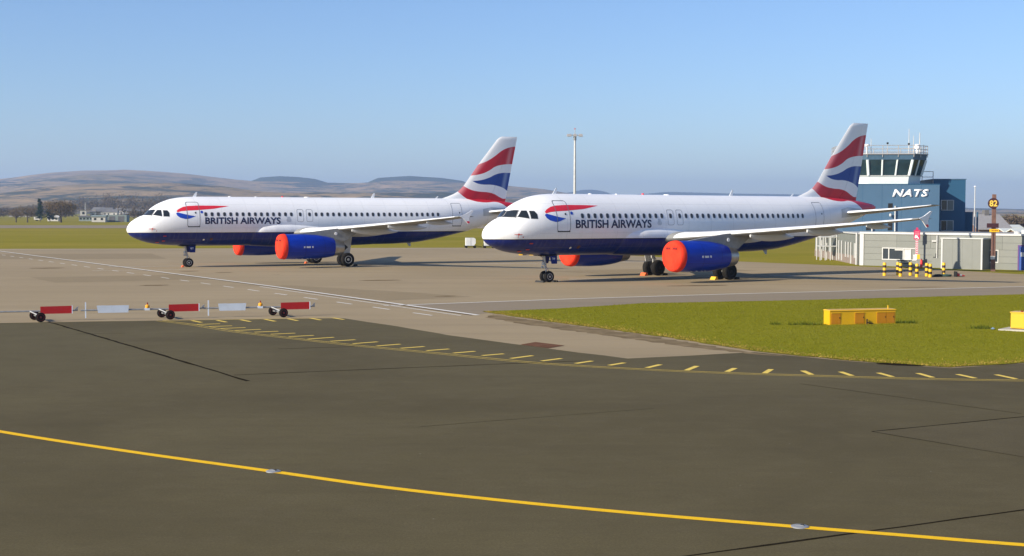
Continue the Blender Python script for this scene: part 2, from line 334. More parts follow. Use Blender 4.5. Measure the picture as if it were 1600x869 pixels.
for q in HD: ribbon('hatch_dash', q, .17, Z1, M_yline2, hatch)
TD = [[(-13.74,59.52),(-13.1,58.51)],[(-12.71,59.73),(-12.09,58.7)],[(-11.74,60.02),(-11.13,58.99)],[(-10.75,60.32),(-10.11,59.19)],[(-9.79,60.62),(-9.21,59.57)],[(-8.87,61.01),(-8.26,59.95)],[(-7.91,61.23),(-7.3,60.24)]]
for q in TD: ribbon('hatch_dash', q, .16, Z1, M_yline2, hatch)
ribbon('top_line', [(-14.9, 59.5), (-12.48, 60.05), (-7.93, 61.3)], .07, Z1, M_yline2, hatch)
ys = spline([(-22,38.5),(-16,33.4),(-10.88,29.38),(-7.5,26.98),(-4.46,25.0),(-2.17,23.5),(0.01,22.35),(2.0,21.46),(4.16,20.62),(5.62,20.08),(7.24,19.48),(10,18.6),(14,17.6)], 10)
yl = kind(ribbon('taxi_line', [tuple(p) for p in ys], .195, Z1, M_yline, None), 'structure', 'yellow taxi guide line curving across the foreground')

# sealed cracks, drain, stains in the asphalt
seam = kind(ribbon('sealed_joint', [(-19.66,58.74),(-11.86,45.9),(-7.3,38.3)], .12, .007, M_seam, asph, .02), 'structure')
for w, pts in ((.085, [(-7.98,39.69),(-4,41.3),(0.01,42.88),(2.2,43.7)]), (.09, [(-7.98,47.33),(-5.45,48.17)]), (.065, [(2.0,18.6),(2.42,18.82),(8.11,21.8),(11,23.3)]), (.06, [(12.4,32.2),(11.83,31.9),(7.73,29.65)]), (.035, [(7.73,29.65),(9.86,26.56)]), (.035, [(7.91,37.98),(11.92,32.36)]), (.05, [(-16.6,52.9),(-14.9,53.3)][:2]), (.018, [(-2.0,30.2),(3.4,33.1)])):
    ribbon('sealed_joint', pts, w, .007, M_seam, asph, .012)
M_asph2 = None
def patch_mat(name, a, b):
    t = NT(name); o = t.obj(); n = t.noise(o, .6, 6, .7); n4 = t.noise(o, 26, 4, .9); c = t.mix(t.ramp(n, .3, .7), a, b); c = t.mix(t.ramp(n4, .36, .64, 0, .6), c, tuple(q*.5 for q in a)); t.base(c)
    t.b.inputs['Roughness'].default_value = .95; t.b.inputs['Specular IOR Level'].default_value = .15; return t.m
M_asph2 = patch_mat('asphalt_patch', (.095, .076, .036), (.128, .104, .052))
sheet('repair_patch', [(7.73,29.65),(11.83,31.9),(17,34.6),(15.2,29.4),(9.86,26.56)], .0055, M_asph2, asph)
sheet('repair_patch', [(-19.6,58.6),(-11.86,45.9),(-7.98,39.69),(-14,37.2),(-30,52)], .0055, patch_mat('asphalt_patch_pale', (.106, .086, .039), (.134, .111, .053)), asph)
M_cpatch = patch_mat('concrete_patch', (.295, .228, .130), (.335, .258, .150))
for P_ in ([(-14.5,88.5),(-5.5,80.5),(-2.2,76.8),(-6.6,73.2),(-15.2,86.6)], [(-60,150),(-40,154),(-34,137),(-52,134)], [(3,110),(16,118),(20,112.5),(8,104)], [(-34,98),(-24,103),(-20,96),(-30,91)]):
    sheet('repair_patch', jitter_poly(P_, 1.0, .05), .003, M_cpatch, apron)
def blob(name, c, rx, ry, z, mat, parent, rz=0.0, n=26):
    vs = []
    for i in range(n):
        a = 2*math.pi*i/n; r = random.uniform(.8, 1.15); x, y = rx*r*math.cos(a), ry*r*math.sin(a)
        vs.append((c[0]+x*math.cos(rz)-y*math.sin(rz), c[1]+x*math.sin(rz)+y*math.cos(rz), z))
    return MB().add(vs, [tuple(range(n))]).build(name, mat, parent)
sheet('drain_cover', [(.30,49.0),(.85,50.0),(1.85,48.7),(1.25,47.75)], .012, M_stain, asph)
for c, rx, ry in (((-38.1,114.0),1.3,.8),((-22.6,87.9),.95,.55),((-3.7,77.2),.6,.35),((-25.3,108.6),.8,.5),((-22.1,106.5),.7,.4),((25.9,87.65),1.6,.25),((-9,95),1.5,.6),((12,89),2.2,.5),((-46,121),1.4,.7)):
    blob('stain', c, rx, ry, .006, M_stain2, apron, .3)
blob('tar_patch', (12.2, 42.9), .9, .42, .0075, M_seam, asph, -.25)
edge_dirt = [(-.9,63.6),(1.3,59.6),(5.2,52.6),(7.5,47.6),(8.9,45.3),(8.3,45.6),(6.3,48.2),(3.9,52.3),(.6,57.8),(-1.2,61.6)]
sheet('edge_dirt', jitter_poly(edge_dirt, .35, .16), .0065, plain('tyre_dirt', (.20, .152, .090), 1, var=.35, scale=1.2, spec=0), apron)
# flush light fittings in the yellow line
def light_fitting(c, rz):
    e = empty('taxiway_light', (c[0], c[1], .004), rz)
    MB().lathe([(0, .135), (.014, .135), (.022, .115), (.028, .07), (.029, .02)], (0,0,0), (0,0,1), 28).build('fitting_ring', plain('cast_iron', (.30, .31, .32), .55, .3), e, 40)
    MB().box((-.06,-.035,.027),(.06,.035,.038)).build('lens_housing', M_seal, e); MB().box((.012,-.018,.033),(.062,.018,.042)).build('lens', M_dark, e)
    return e
tag(light_fitting((-4.3, 24.9), -.5), 'round metal light set flush in the yellow line, farther one', 'light', 'flush taxiway lights')
tag(light_fitting((4.31, 20.58), -.35), 'round metal light set flush in the yellow line, nearer one', 'light', 'flush taxiway lights')

# near grass verge: raised turf and real blades
GP = [(-1.4,65.17),(1.87,58.89),(5.73,52.2),(8.11,47.09),(10.57,44.05),(13.27,42.06),(16.06,43.43),(40,54.6),(60,64),(60,93.4),(29.51,79.99),(15.85,74.29),(6.71,71.34),(2.14,67.22)]
def turf_mat():
    t = NT('turf'); o = t.obj(); n1 = t.noise(o, .16, 5, .6); n2 = t.noise(o, 1.6, 5, .7); n3 = t.noise(o, 14, 3, .7)
    c = t.mix(t.ramp(n1, .3, .7), (.228, .232, .018), (.275, .262, .030)); c = t.mix(t.ramp(n2, .35, .75, 0, .6), c, (.165, .172, .012)); c = t.mix(t.ramp(n3, .45, .8, 0, .4), c, (.33, .27, .06))
    t.base(c); t.b.inputs['Roughness'].default_value = .95; t.b.inputs['Specular IOR Level'].default_value = .0; t.bump(n3, .6, .05); return t.m
M_turf = turf_mat()
M_dry = plain('dry_grass', (.30, .215, .05), 1, var=.3, scale=2, spec=0)
M_blade = None
def blade_mat():
    t = NT('grass_blades'); o = t.obj(); n1 = t.noise(o, .35, 4, .6); n2 = t.noise(o, 5, 3, .7)
    c = t.mix(t.ramp(n1, .3, .7), (.225, .220, .014), (.275, .250, .024)); c = t.mix(t.ramp(n2, .3, .75, 0, .55), c, (.185, .192, .013)); n3 = t.noise(o, 1.1, 4, .6); c = t.mix(t.ramp(n3, .58, .78, 0, .6), c, (.31, .245, .06))
    df = t.new('ShaderNodeBsdfDiffuse'); tr = t.new('ShaderNodeBsdfTranslucent'); mx = t.new('ShaderNodeMixShader'); mx.inputs[0].default_value = .48
    t.l.new(c, df.inputs[0]); t.l.new(c, tr.inputs[0]); t.l.new(df.outputs[0], mx.inputs[1]); t.l.new(tr.outputs[0], mx.inputs[2]); t.l.new(mx.outputs[0], t.n['Material Output'].inputs[0]); return t.m
M_blade = blade_mat()
def inside(x, y, P):
    r = np.zeros(len(x), bool); n = len(P)
    for i in range(n):
        x0, y0 = P[i]; x1, y1 = P[(i+1) % n]
        c = ((y0 > y) != (y1 > y)) & (x < (x1-x0)*(y-y0)/((y1-y0) if y1 != y0 else 1e-9)+x0); r ^= c
    return r
turf = kind(sheet('grass_verge', jitter_poly(GP, .5, .10, {0,1,2,3,4,5,6,7,9,10,11,12,13}), .02, M_turf), 'structure', 'green grass verge with yellow cabinets on it')
def blades(name, P, n, hmin, hmax, z, mat, box, wid=.02, lean=.6, dens=None, parent=None):
    x = RNG.uniform(box[0], box[1], n); y = RNG.uniform(box[2], box[3], n); k = inside(x, y, P); x, y = x[k], y[k]
    if dens is not None: k = dens(x, y); x, y = x[k], y[k]
    n = len(x); h = RNG.uniform(hmin, hmax, n); a = RNG.uniform(0, 2*np.pi, n); w = wid*RNG.uniform(.6, 1.5, n); lx = RNG.normal(0, lean, n)*h; ly = RNG.normal(0, lean, n)*h
    V = np.empty((n, 3, 3)); V[:,0] = np.c_[x-np.cos(a)*w, y-np.sin(a)*w, np.full(n, z)]; V[:,1] = np.c_[x+np.cos(a)*w, y+np.sin(a)*w, np.full(n, z)]; V[:,2] = np.c_[x+lx, y+ly, z+h]
    me = bpy.data.meshes.new(name); me.vertices.add(3*n); me.loops.add(3*n); me.polygons.add(n)
    me.vertices.foreach_set('co', V.reshape(-1)); me.loops.foreach_set('vertex_index', np.arange(3*n)); me.polygons.foreach_set('loop_start', np.arange(n)*3); me.polygons.foreach_set('loop_total', np.full(n, 3)); me.update(); me.validate()
    me.materials.append(mat); o = bpy.data.objects.new(name, me); C.objects.link(o); o.parent = parent
    return o
VIEW = [(-3,66),(9,46),(11,43),(13.3,41.8),(17,43.6),(26,49),(32,80),(29,81),(6,72.5)]
kind(blades('grass', GP, 620000, .012, .038, .018, M_blade, (-2, 34, 41.5, 84), .010), 'stuff', 'short mown grass of the verge')
def near_edge(x, y):
    d = np.full(len(x), 99.)
    E = GP[:8]
    for (x0, y0), (x1, y1) in zip(E, E[1:]):
        t = np.clip(((x-x0)*(x1-x0)+(y-y0)*(y1-y0))/((x1-x0)**2+(y1-y0)**2), 0, 1); d = np.minimum(d, np.hypot(x-x0-t*(x1-x0), y-y0-t*(y1-y0)))
    return d < np.abs(RNG.normal(0, .55, len(x)))
kind(blades('dry_grass', GP, 300000, .025, .065, .015, M_dry, (-2, 34, 41.5, 66), .014, .7, near_edge), 'stuff', 'dry straw-coloured grass along the verge edge')
def clumps(x, y): return (np.hypot((x-12.3)/1.0, (y-57.75)/.22) < RNG.uniform(0, .9, len(x))) | (np.hypot((x-16.8)/.5, (y-58.75)/.25) < RNG.uniform(0, .9, len(x))) | (np.hypot((x-19.0)/.6, (y-56.1)/.3) < RNG.uniform(0, 1.0, len(x))) | (np.hypot((x-11.0)/.25, (y-57.9)/.15) < RNG.uniform(0, 1.2, len(x)))
M_dkgrass = plain('dark_grass', (.085, .105, .014), .9, var=.3, scale=6, spec=0)
kind(blades('grass_clumps', GP, 60000, .04, .20, .015, M_dkgrass, (10, 20, 55, 60), .015, .45, clumps), 'stuff', 'darker taller grass around the yellow cabinets')
# ------------------------------------------------------------------ hills, woods, far buildings
def vnoise(seed):
    rg = np.random.default_rng(seed); T = rg.uniform(-1, 1, (64, 64))
    def f(x, y):
        xi = np.floor(x).astype(int); yi = np.floor(y).astype(int); fx = x-xi; fy = y-yi; fx = fx*fx*(3-2*fx); fy = fy*fy*(3-2*fy)
        g = lambda a, b: T[a % 64, b % 64]
        return (g(xi,yi)*(1-fx)+g(xi+1,yi)*fx)*(1-fy)+(g(xi,yi+1)*(1-fx)+g(xi+1,yi+1)*fx)*fy
    return f
VN = vnoise(3)
def fbm(x, y, o=5):
    s = 0; a = 1.0
    for i in range(o): s = s + a*VN(x*2**i+i*7.3, y*2**i+i*3.1); a *= .5
    return s
def hill(name, prof, D, spread, mat, rough, label, az0=-.62, az1=.62, n=560, m=90):
    px = np.array([p[0] for p in prof], float); pz = np.array([p[1] for p in prof], float)
    az = np.linspace(az0, az1, n); rr = np.linspace(D-spread, D+spread*.6, m)
    A, Rr = np.meshgrid(az, rr)
    H = np.interp(A, px, pz); t = (Rr-D)/spread; t = np.where(t < 0, 1-(-t)**1.25, 1-(t/.6)**1.5)
    X = np.tan(A)*D*(Rr/D); Y = Rr
    nz = fbm(X/700.0+5, Y/700.0, 6)-.85
    Z = H*np.clip(t, 0, 1) + rough*nz*np.clip(1-abs((Rr-D)/spread), 0, 1)**.5*np.clip(H/60, 0, 1)*np.where(Rr < D, np.clip((D-Rr)/(spread*.25), .12, 1), .12) - 2*(t <= 0.02) - .5
    rows = np.stack([X, Y, Z], -1)
    o = MB().grid([[tuple(q) for q in r] for r in rows]).build(name, mat, None, 180)
    return kind(o, 'structure', label)
def moor_mat():
    t = NT('moorland'); o = t.obj(); sep = t.new('ShaderNodeSeparateXYZ'); t.l.new(o, sep.inputs[0])
    n1 = t.noise(t.scaled(o, (.5, .6, 6)), .004, 7, .66, .5); n2 = t.noise(t.scaled(o, (.6, .45, 6)), .009, 8, .72, .6); n3 = t.noise(t.scaled(o, (1, .3, 3)), .03, 6, .75)
    c = t.mix(t.ramp(n1, .38, .62), (.21, .155, .075), (.40, .26, .12)); c = t.mix(t.smooth(n2, .47, .57, 0, .95), c, (.020, .030, .022)); c = t.mix(t.ramp(n3, .45, .7, 0, .55), c, (.07, .075, .035))
    hi = t.ramp(sep.outputs[2], 105, 160, 0, .62); c = t.mix(hi, c, (.46, .30, .15))
    t.base(c); t.b.inputs['Roughness'].default_value = 1; t.b.inputs['Specular IOR Level'].default_value = 0; return t.m
def forest_mat():
    t = NT('plantation'); o = t.obj(); n = t.noise(o, .012, 6, .7); c = t.mix(t.ramp(n, .3, .7), (.022, .034, .022), (.05, .06, .035)); t.base(c); t.b.inputs['Roughness'].default_value = 1; t.b.inputs['Specular IOR Level'].default_value = 0; return t.m
M_moor = moor_mat(); M_forest = forest_mat()
def P(D, pts): return [((u-800)/2171.8, (331.0+.00227*(u-800)-y)/2171.8*D+4.7) for u, y in pts]
MAIN = [(-500,290),(-250,282),(-60,276),(0,275),(30,278),(75,272),(110,268),(150,265.5),(210,264.5),(260,268),(300,271.5),(350,277),(400,281.5),(450,282),(500,283),(560,284),(610,281),(660,281),(700,282),(750,284),(800,289),(850,294),(890,301),(940,306),(1000,309),(1150,315),(1300,320),(1500,326),(1700,327),(2100,325)]
hill('hill', P(5200, MAIN), 5200, 3300, M_moor, 46, 'broad tan moorland hill on the left skyline')
hill('hill', P(5350, [(360,292),(398,282),(412,276.5),(440,274.5),(470,276),(495,279),(518,286),(540,300)]), 5350, 500, M_forest, 10, 'dark forested crest left of the far jet fin', -.205, -.115, 90, 24)
hill('hill', P(5300, [(560,292),(582,281),(592,277),(640,274),(690,277),(722,281.5),(735,287),(760,300)]), 5300, 450, M_forest, 10, 'dark blue wooded hilltop behind the far jet fin', -.112, -.017, 90, 24)
hill('hill', P(8200, [(760,330),(830,312),(872,303),(895,298.5),(912,295.5),(930,296),(945,299),(960,304.5),(1000,303),(1040,299.5),(1140,301),(1250,303),(1340,307),(1440,318),(1520,328.5),(1560,328),(1620,327),(1800,324),(2100,320)]), 8200, 2200, M_forest, 20, 'pale distant hills beyond the lamp mast', -.03, .62, 220, 40)
# haze-filled air round the whole place
hz = MB().box((-9500, -700, -2), (9500, 9600, 215)).build('haze', None)
hz.data.materials.clear(); hm = bpy.data.materials.new('haze_air'); hm.use_nodes = True; hn = hm.node_tree.nodes; hn.clear()
ho = hn.new('ShaderNodeOutputMaterial'); hv = hn.new('ShaderNodeVolumePrincipled'); hm.node_tree.links.new(hv.outputs[0], ho.inputs['Volume'])
hv.inputs['Color'].default_value = (.48, .66, 1.0, 1); hv.inputs['Density'].default_value = 1.5e-4; hv.inputs['Anisotropy'].default_value = .25
hz.data.materials.append(hm); kind(hz, 'stuff', 'pale blue haze in the air')

# bare winter trees
M_bark = plain('bark', (.075, .058, .042), .95, var=.3, scale=2)
M_twig = plain('winter_twigs', (.165, .118, .068), 1, var=.35, scale=.35, spec=0)
M_twig2 = plain('winter_twigs_grey', (.105, .080, .058), 1, var=.35, scale=.1, spec=0)
M_ever = plain('evergreen_needles', (.022, .042, .022), 1, var=.35, scale=.4, spec=0)
def shards(c, r, n, size, elong=(1,1,1), hollow=.55):
    d = RNG.normal(size=(n, 3)); d /= np.linalg.norm(d, axis=1)[:, None]; q = d*(RNG.uniform(hollow, 1, n)**.6)[:, None]*np.array(r)*(.82+.25*np.sin(d[:, :1]*7+d[:, 1:2]*5+d[:, 2:]*6))
    p = q + np.array(c); a = RNG.normal(size=(n, 3))*size; b = RNG.normal(size=(n, 3))*size*.45
    V = np.stack([p-a, p+a, p+b], 1); return V
def tri_mesh(name, V, mat, parent=None):
    n = len(V); me = bpy.data.meshes.new(name); me.from_pydata(V.reshape(-1, 3).tolist(), [], [(3*i, 3*i+1, 3*i+2) for i in range(n)]); me.materials.append(mat)
    o = bpy.data.objects.new(name, me); C.objects.link(o); o.parent = parent; return o
def tree(name, loc, h, w, mat, label, trunk=.3, n=2600, group=None):
    e = tag(empty(name, loc), label, 'tree', group)
    mb = MB(); top = Vector((0, 0, h*.42)); mb.tube((0,0,-.05), (0,0,h*.22), trunk*1.25, trunk*.9, 10); mb.tube((0,0,h*.22), top, trunk*.9, trunk*.65, 10)
    Vs = []
    for i in range(13):
        a = i*2.4; k = random.uniform(.5, 1); s = Vector((0, 0, h*random.uniform(.2, .42))); m = s + Vector((math.cos(a)*w*.22*k, math.sin(a)*w*.22*k, h*.16)); t = m + Vector((math.cos(a+.3)*w*.20*k, math.sin(a+.3)*w*.20*k, h*random.uniform(.12, .28)))
        mb.tube(s, m, trunk*.4, trunk*.28, 7); mb.tube(m, t, trunk*.28, trunk*.08, 6)
        for j in range(3):
            b = m.lerp(t, random.uniform(.2, .9)); mb.tube(b, b+Vector((random.uniform(-1,1)*w*.13, random.uniform(-1,1)*w*.13, h*random.uniform(.03,.16))), trunk*.12, trunk*.04, 5)
        Vs.append(shards(t, (w*.2, w*.2, h*.17), n//16, w*.014))
    for a_ in range(6): Vs.append(shards((math.cos(a_*1.05)*w*.26, math.sin(a_*1.05)*w*.26, h*(.42+.1*(a_ % 2))), (w*.2, w*.2, h*.15), n//22, w*.013))
    Vs.append(shards((0, 0, h*.70), (w*.44, w*.44, h*.30), n//3, w*.014, hollow=.2))
    mb.build('trunk', M_bark, e, 60); tri_mesh('crown', np.concatenate(Vs), mat, e)
    return e
tree('bare_tree', (-181.7, 560, 0), 9.8, 13.5, M_twig, 'large spreading bare tree left of the white tower house', .42, 5200, 'bare trees at the field edge')
tree('bare_tree', (-195.1, 560, 0), 7.4, 8.0, M_twig, 'slender bare tree, middle one of the three field trees', .26, 2600, 'bare trees at the field edge')
tree('bare_tree', (-200.4, 562, 0), 6.4, 7.0, M_twig, 'smallest bare tree at the far left field edge', .24, 2200, 'bare trees at the field edge')
def conifer(loc, h, w, label):
    e = tag(empty('evergreen_tree', loc), label, 'tree'); MB().tube((0,0,0), (0,0,h*.5), .22, .12, 8).build('trunk', M_bark, e, 60)
    V = [shards((random.uniform(-.1,.1)*w, random.uniform(-.1,.1)*w, h*(.18+.8*k/14)), (w*.5*(1-k/16), w*.5*(1-k/16), h*.06), 130, w*.05, hollow=.2) for k in range(14)]
    tri_mesh('crown', np.concatenate(V), M_ever, e)
conifer((-207, 610, 0), 10.2, 5.6, 'dark green evergreen between the bare trees'); conifer((-204, 614, 0), 8.0, 5.5, 'lower dark evergreen beside the taller evergreen')
def wood(name, label, spots, mat, dens=170):
    V = []; mb = MB()
    for x, y, h, w in spots:
        V.append(shards((x, y, h*.58), (w*.5, w*.5, h*.44), dens, .55, hollow=.15))
    o = tri_mesh(name, np.concatenate(V), mat); kind(o, 'stuff', label); return o
sp = []
for i in range(330):
    u = random.uniform(-60, 350); D = random.uniform(1150, 1500); hh = np.interp(u, [-60, 30, 90, 130, 170, 250, 350], [9, 9, 15, 20, 23, 22, 16])*random.uniform(.6, 1.05)
    sp.append(((u-800)/2171.8*D, D, hh, random.uniform(9, 15)))
wood('distant_wood', 'brown winter wood behind the far left houses', sp, M_twig2)
sp = [((u-800)/2171.8*D, D, random.uniform(4, 6.5), random.uniform(6, 9)) for u, D in [(random.uniform(-60, 330), random.uniform(720, 900)) for i in range(90)] if not 118 < u < 200]
sp += [((u-800)/2171.8*D, D, random.uniform(6, 9.5), random.uniform(7, 11)) for u, D in [(random.uniform(185, 300), random.uniform(760, 840)) for i in range(16)]]
wood('hedgerow', 'scrubby brown hedge along the far field edge', sp, M_twig2, 120)
sp = [((u-800)/2171.8*D, D, random.uniform(2.2, 4.0), random.uniform(5, 8)) for u, D in [(random.uniform(1515, 1700), random.uniform(420, 520)) for i in range(60)]]
wood('distant_wood', 'brown scrub trees behind the low grey building', sp, M_twig2, 260)
sp = [((u-800)/2171.8*D, D, random.uniform(9, 14), random.uniform(9, 15)) for u, D in [(random.uniform(330, 900), random.uniform(1500, 1800)) for i in range(70)]]
wood('distant_wood', 'thin line of trees just over the far jet roof', sp, M_twig2, 110)
M_house = plain('white_render', (.50, .48, .44), .9, var=.06, scale=.3); M_roof = plain('slate_roof', (.13, .125, .125), .9, var=.2, scale=.6); M_shed = plain('green_grey_sheet', (.21, .25, .23), .7, var=.1, scale=.4); M_brick = plain('brown_brick', (.20, .12, .09), .95, var=.2, scale=1)
def house(name, x, y, w, d, h, rh, rz, wall, roof, label, cat='house', group=None, win=3):
    e = tag(empty(name, (x, y, 0), rz), label, cat, group)
    MB().box((-w/2,-d/2,-.3),(w/2,d/2,h)).add([(-w/2,-d/2,h),(-w/2,d/2,h),(-w/2,0,h+rh)],[(0,1,2)]).add([(w/2,-d/2,h),(w/2,d/2,h),(w/2,0,h+rh)],[(0,1,2)]).build('wall', wall, e)
    r = MB(); o = .35
    for s in (-1, 1):
        r.add([(-w/2-o, s*(d/2+o), h-o*rh/(d/2)), (w/2+o, s*(d/2+o), h-o*rh/(d/2)), (w/2+o, 0, h+rh), (-w/2-o, 0, h+rh), (-w/2-o, s*(d/2+o), h-o*rh/(d/2)+.18), (w/2+o, s*(d/2+o), h-o*rh/(d/2)+.18), (w/2+o, 0, h+rh+.18), (-w/2-o, 0, h+rh+.18)], [(0,1,2,3),(4,5,6,7),(0,1,5,4),(1,2,6,5),(3,0,4,7)])
    r.build('roof', roof, e)
    for i in range(win):
        x0 = -w/2 + w*(i+.5)/win; MB().box((x0-.5, -d/2-.04, h*.35), (x0+.5, -d/2+.02, h*.75)).build('window', M_glass, e)
    return e
at = lambda u, D: ((u-800)/2171.8*D, D)
x, y = at(131, 700); e = tag(empty('tower_house', (x, y, 0), .2), 'tall white block building right of the large bare tree', 'building'); MB().box((-1.5,-1.5,-.3),(1.5,1.5,4.9)).build('wall', M_house, e); MB().box((-1.7,-1.7,4.9),(1.7,1.7,5.1)).build('roof', M_roof, e); MB().box((-.5,-1.55,3.0),(.6,-1.48,4.2)).build('window', M_glass, e); MB().tube((.8,.4,5.1),(.8,.4,9.0),.09,.05,6).build('antenna', M_white, e)
x, y = at(146, 705); house('white_house', x, y, 2.6, 3, 4.1, .6, .2, M_house, M_roof, 'narrow white house with dark gap beside the tower block', win=1)
x, y = at(153, 712); house('dark_shed', x, y, 2.6, 3, 4.3, .3, .2, M_roof, M_roof, 'tall dark shed beside the narrow white house', 'shed', win=1)
x, y = at(136, 640); house('blue_shed', x, y, 6.2, 4, 2.0, .35, .1, M_shed, M_roof, 'low blue-grey shed in front of the white tower block', 'shed', win=4)
x, y = at(156, 590); house('open_shed', x, y, 5.6, 5, 2.3, .5, .1, M_house, M_shed, 'white-fronted shed with dark door left of the hangar', 'shed', win=2)
def hangar(x, y, w, d, h, rz, label):
    e = tag(empty('hangar', (x, y, 0), rz), label, 'hangar'); MB().box((-w/2,-d/2,-.3),(w/2,d/2,h)).build('wall', M_shed, e)
    MB().grid([[(-w/2-.3+ (w+.6)*i/10, yy, h+1.5*math.sin(math.pi*(.15+.55*i/10))-.6) for i in range(11)] for yy in (-d/2-.3, d/2+.3)]).build('roof', plain('pale_roof_sheet', (.55, .58, .55), .6), e)
    for i in range(3): MB().box((-w/2+1+i*w/3.2, -d/2-.06, 0), (-w/2+1+i*w/3.2+w/5, -d/2+.02, h*.8)).build('door', M_roof if i else M_glass, e)
x, y = at(178, 600); hangar(x, y, 12, 10, 3.0, .15, 'long hangar with pale curved roof near the far jet nose')
x, y = at(60, 650); tag(empty('parked_trailer', (x, y, 0)), 'white caravan among the far left hedges', 'caravan'); e = bpy.context.scene.objects['parked_trailer']; MB().box((-1.6,-1.1,.5),(1.6,1.1,1.9)).build('body', M_house, e); MB().tube((-.6,-1.0,.35),(-.6,1.0,.35),.35,.35,12).build('wheel', M_tyre, e); MB().box((-.9,-1.14,1.1),(1.0,-1.09,1.6)).build('window', M_glass, e)
x, y = at(85, 640); house('white_bungalow', x, y, 5.0, 4, 1.7, .7, 0, M_house, M_house, 'bright white bungalow behind the large bare tree', win=3)
for k, (u, D, hh) in enumerate([(160,1120,7.5),(168,1130,9.5),(176,1115,7),(190,1125,9),(155,1140,10),(206,1110,8),(40,1080,4.5),(25,1085,5),(215,1120,6.5)]):
    x, y = at(u, D); house('far_house', x, y, 9, 6.5, hh*.55, 2.0, random.uniform(-.5, .5), M_house if k % 3 else plain('grey_render', (.45, .44, .42), .9), M_roof, ['grey house in the distant wood, left one above the hangar', 'tall pale house in the distant wood middle one above the hangar', 'low pale house in the distant wood, right one above the hangar', 'grey house in the distant wood just left of the far jet nose', 'tall pale house in the distant wood, directly above the dark shed', 'pale house half behind the far jet cockpit, second from the right', 'grey house left of the bare field trees, second from the left', 'leftmost pale house of the distant wood', 'pale house behind the far jet cockpit, rightmost of the distant wood'][k], 'house', 'houses in the distant wood', 2)
# right background roofs
x, y = at(1533, 240); house('grey_roofed_hall', x, y, 5.6, 10, 2.0, 2.3, .1, M_brick, plain('grey_tiles', (.27, .26, .26), .85), 'grey roofed hall with chimney beyond the low building', 'building', None, 0)
e = bpy.context.scene.objects['grey_roofed_hall']; MB().box((.3,-.5,3.6),(1.1,.5,5.2)).build('chimney', M_roof, e); MB().box((-.9,-.35,3.9),(.3,.35,4.3)).build('vent', M_roof, e)
for u, D, w in ((1582, 230, 4.0), (1597, 225, 3.2), (1568, 300, 6)):
    x, y = at(u, D); house('white_roofed_shed', x, y, w, 4, 1.5, .5, .05, M_brick, plain('pale_roof_sheet', (.55, .58, .55), .6), {1582: 'low shed with pale roof right of the numbered post', 1597: 'pale roofed shed at the right picture edge', 1568: 'wide pale roofed shed just right of the numbered post'}[u], 'shed', None, 0)
# ------------------------------------------------------------------ passenger jet (x aft from the nose, y to starboard, z up)
TOP=[(0,3.13),(.03,3.3),(.08,3.42),(.26,3.70),(.6,3.98),(1.02,4.22),(1.5,4.42),(1.9,4.83),(2.4,5.20),(3.0,5.49),(3.7,5.72),(4.4,5.84),(5.2,5.9),(6.5,5.92),(12,5.92),(20,5.92),(28,5.92),(31,5.90),(33,5.83),(35,5.68),(36.5,5.50),(37.3,5.36),(37.57,5.25)]
BOT=[(0,3.13),(.03,3.0),(.1,2.86),(.41,2.57),(.83,2.37),(1.25,2.21),(1.76,2.07),(2.4,1.97),(3,1.90),(3.8,1.85),(5,1.80),(7,1.78),(14,1.78),(22,1.78),(23.7,1.80),(25.8,1.90),(27.7,2.17),(29.3,2.48),(31,2.85),(33,3.40),(35,4.03),(36.5,4.55),(37.3,4.85),(37.57,4.98)]
HW=[(0,0),(.03,.2),(.08,.33),(.26,.6),(.6,.92),(1.02,1.19),(1.5,1.41),(2.0,1.58),(2.5,1.70),(3,1.79),(3.7,1.88),(4.5,1.94),(5.5,1.97),(6.5,1.975),(14,1.975),(24,1.975),(26,1.94),(28,1.82),(30,1.60),(32,1.28),(34,.88),(36,.48),(37.2,.24),(37.57,.14)]
def pchip(T):
    x=np.array([a for a,b in T]);y=np.array([b for a,b in T]);h=np.diff(x);dl=np.diff(y)/h
    m=np.zeros(len(x));m[0]=dl[0];m[-1]=dl[-1]
    for i in range(1,len(x)-1):
        if dl[i-1]*dl[i]>0:
            w1=2*h[i]+h[i-1];w2=h[i]+2*h[i-1];m[i]=(w1+w2)/(w1/dl[i-1]+w2/dl[i])
    def f(q):
        q=min(max(q,x[0]),x[-1]);i=min(max(int(np.searchsorted(x,q))-1,0),len(h)-1);t=(q-x[i])/h[i]
        return float((2*t**3-3*t*t+1)*y[i]+(t**3-2*t*t+t)*h[i]*m[i]+(-2*t**3+3*t*t)*y[i+1]+(t**3-t*t)*h[i]*m[i+1])
    return f
ftop,fbot,fhw=pchip(TOP),pchip(BOT),pchip(HW)
def zmid(s): t,b=ftop(s),fbot(s); return b+(t-b)*.5
def fus_p(s,z):
    t,b=ftop(s),fbot(s);c=zmid(s);k=(z-c)/((t-c) if z>c else (c-b)+1e-9)
    return fhw(s)*max(0,1-k*k)**.5
jet = empty('passenger_jet')
def ss(a, b, n): return list(np.linspace(a, b, n, endpoint=False))
ST = [.004,.012,.03,.055,.08,.12,.17,.22] + ss(.28, 1.0, 14) + ss(1.0, 4.0, 40) + ss(4.0, 8, 22) + ss(8, 23, 30) + ss(23, 37.3, 60) + [37.3, 37.45, 37.57]
def ring(s, n=112):
    t, b, w = ftop(s), fbot(s), fhw(s); c = zmid(s); r = []
    for i in range(n):
        a = 2*math.pi*i/n; ca = math.cos(a); r.append((s, -w*math.sin(a), c + ((t-c) if ca > 0 else (c-b))*ca))
    return r
fm = MB().grid([ring(s) for s in ST], wrap=True); n0 = 112; fm.f.append(tuple(range(n0))); fm.f.append(tuple(range((len(ST)-1)*n0, len(ST)*n0)))
fus = fm.build('fuselage', M_body, jet, 40)
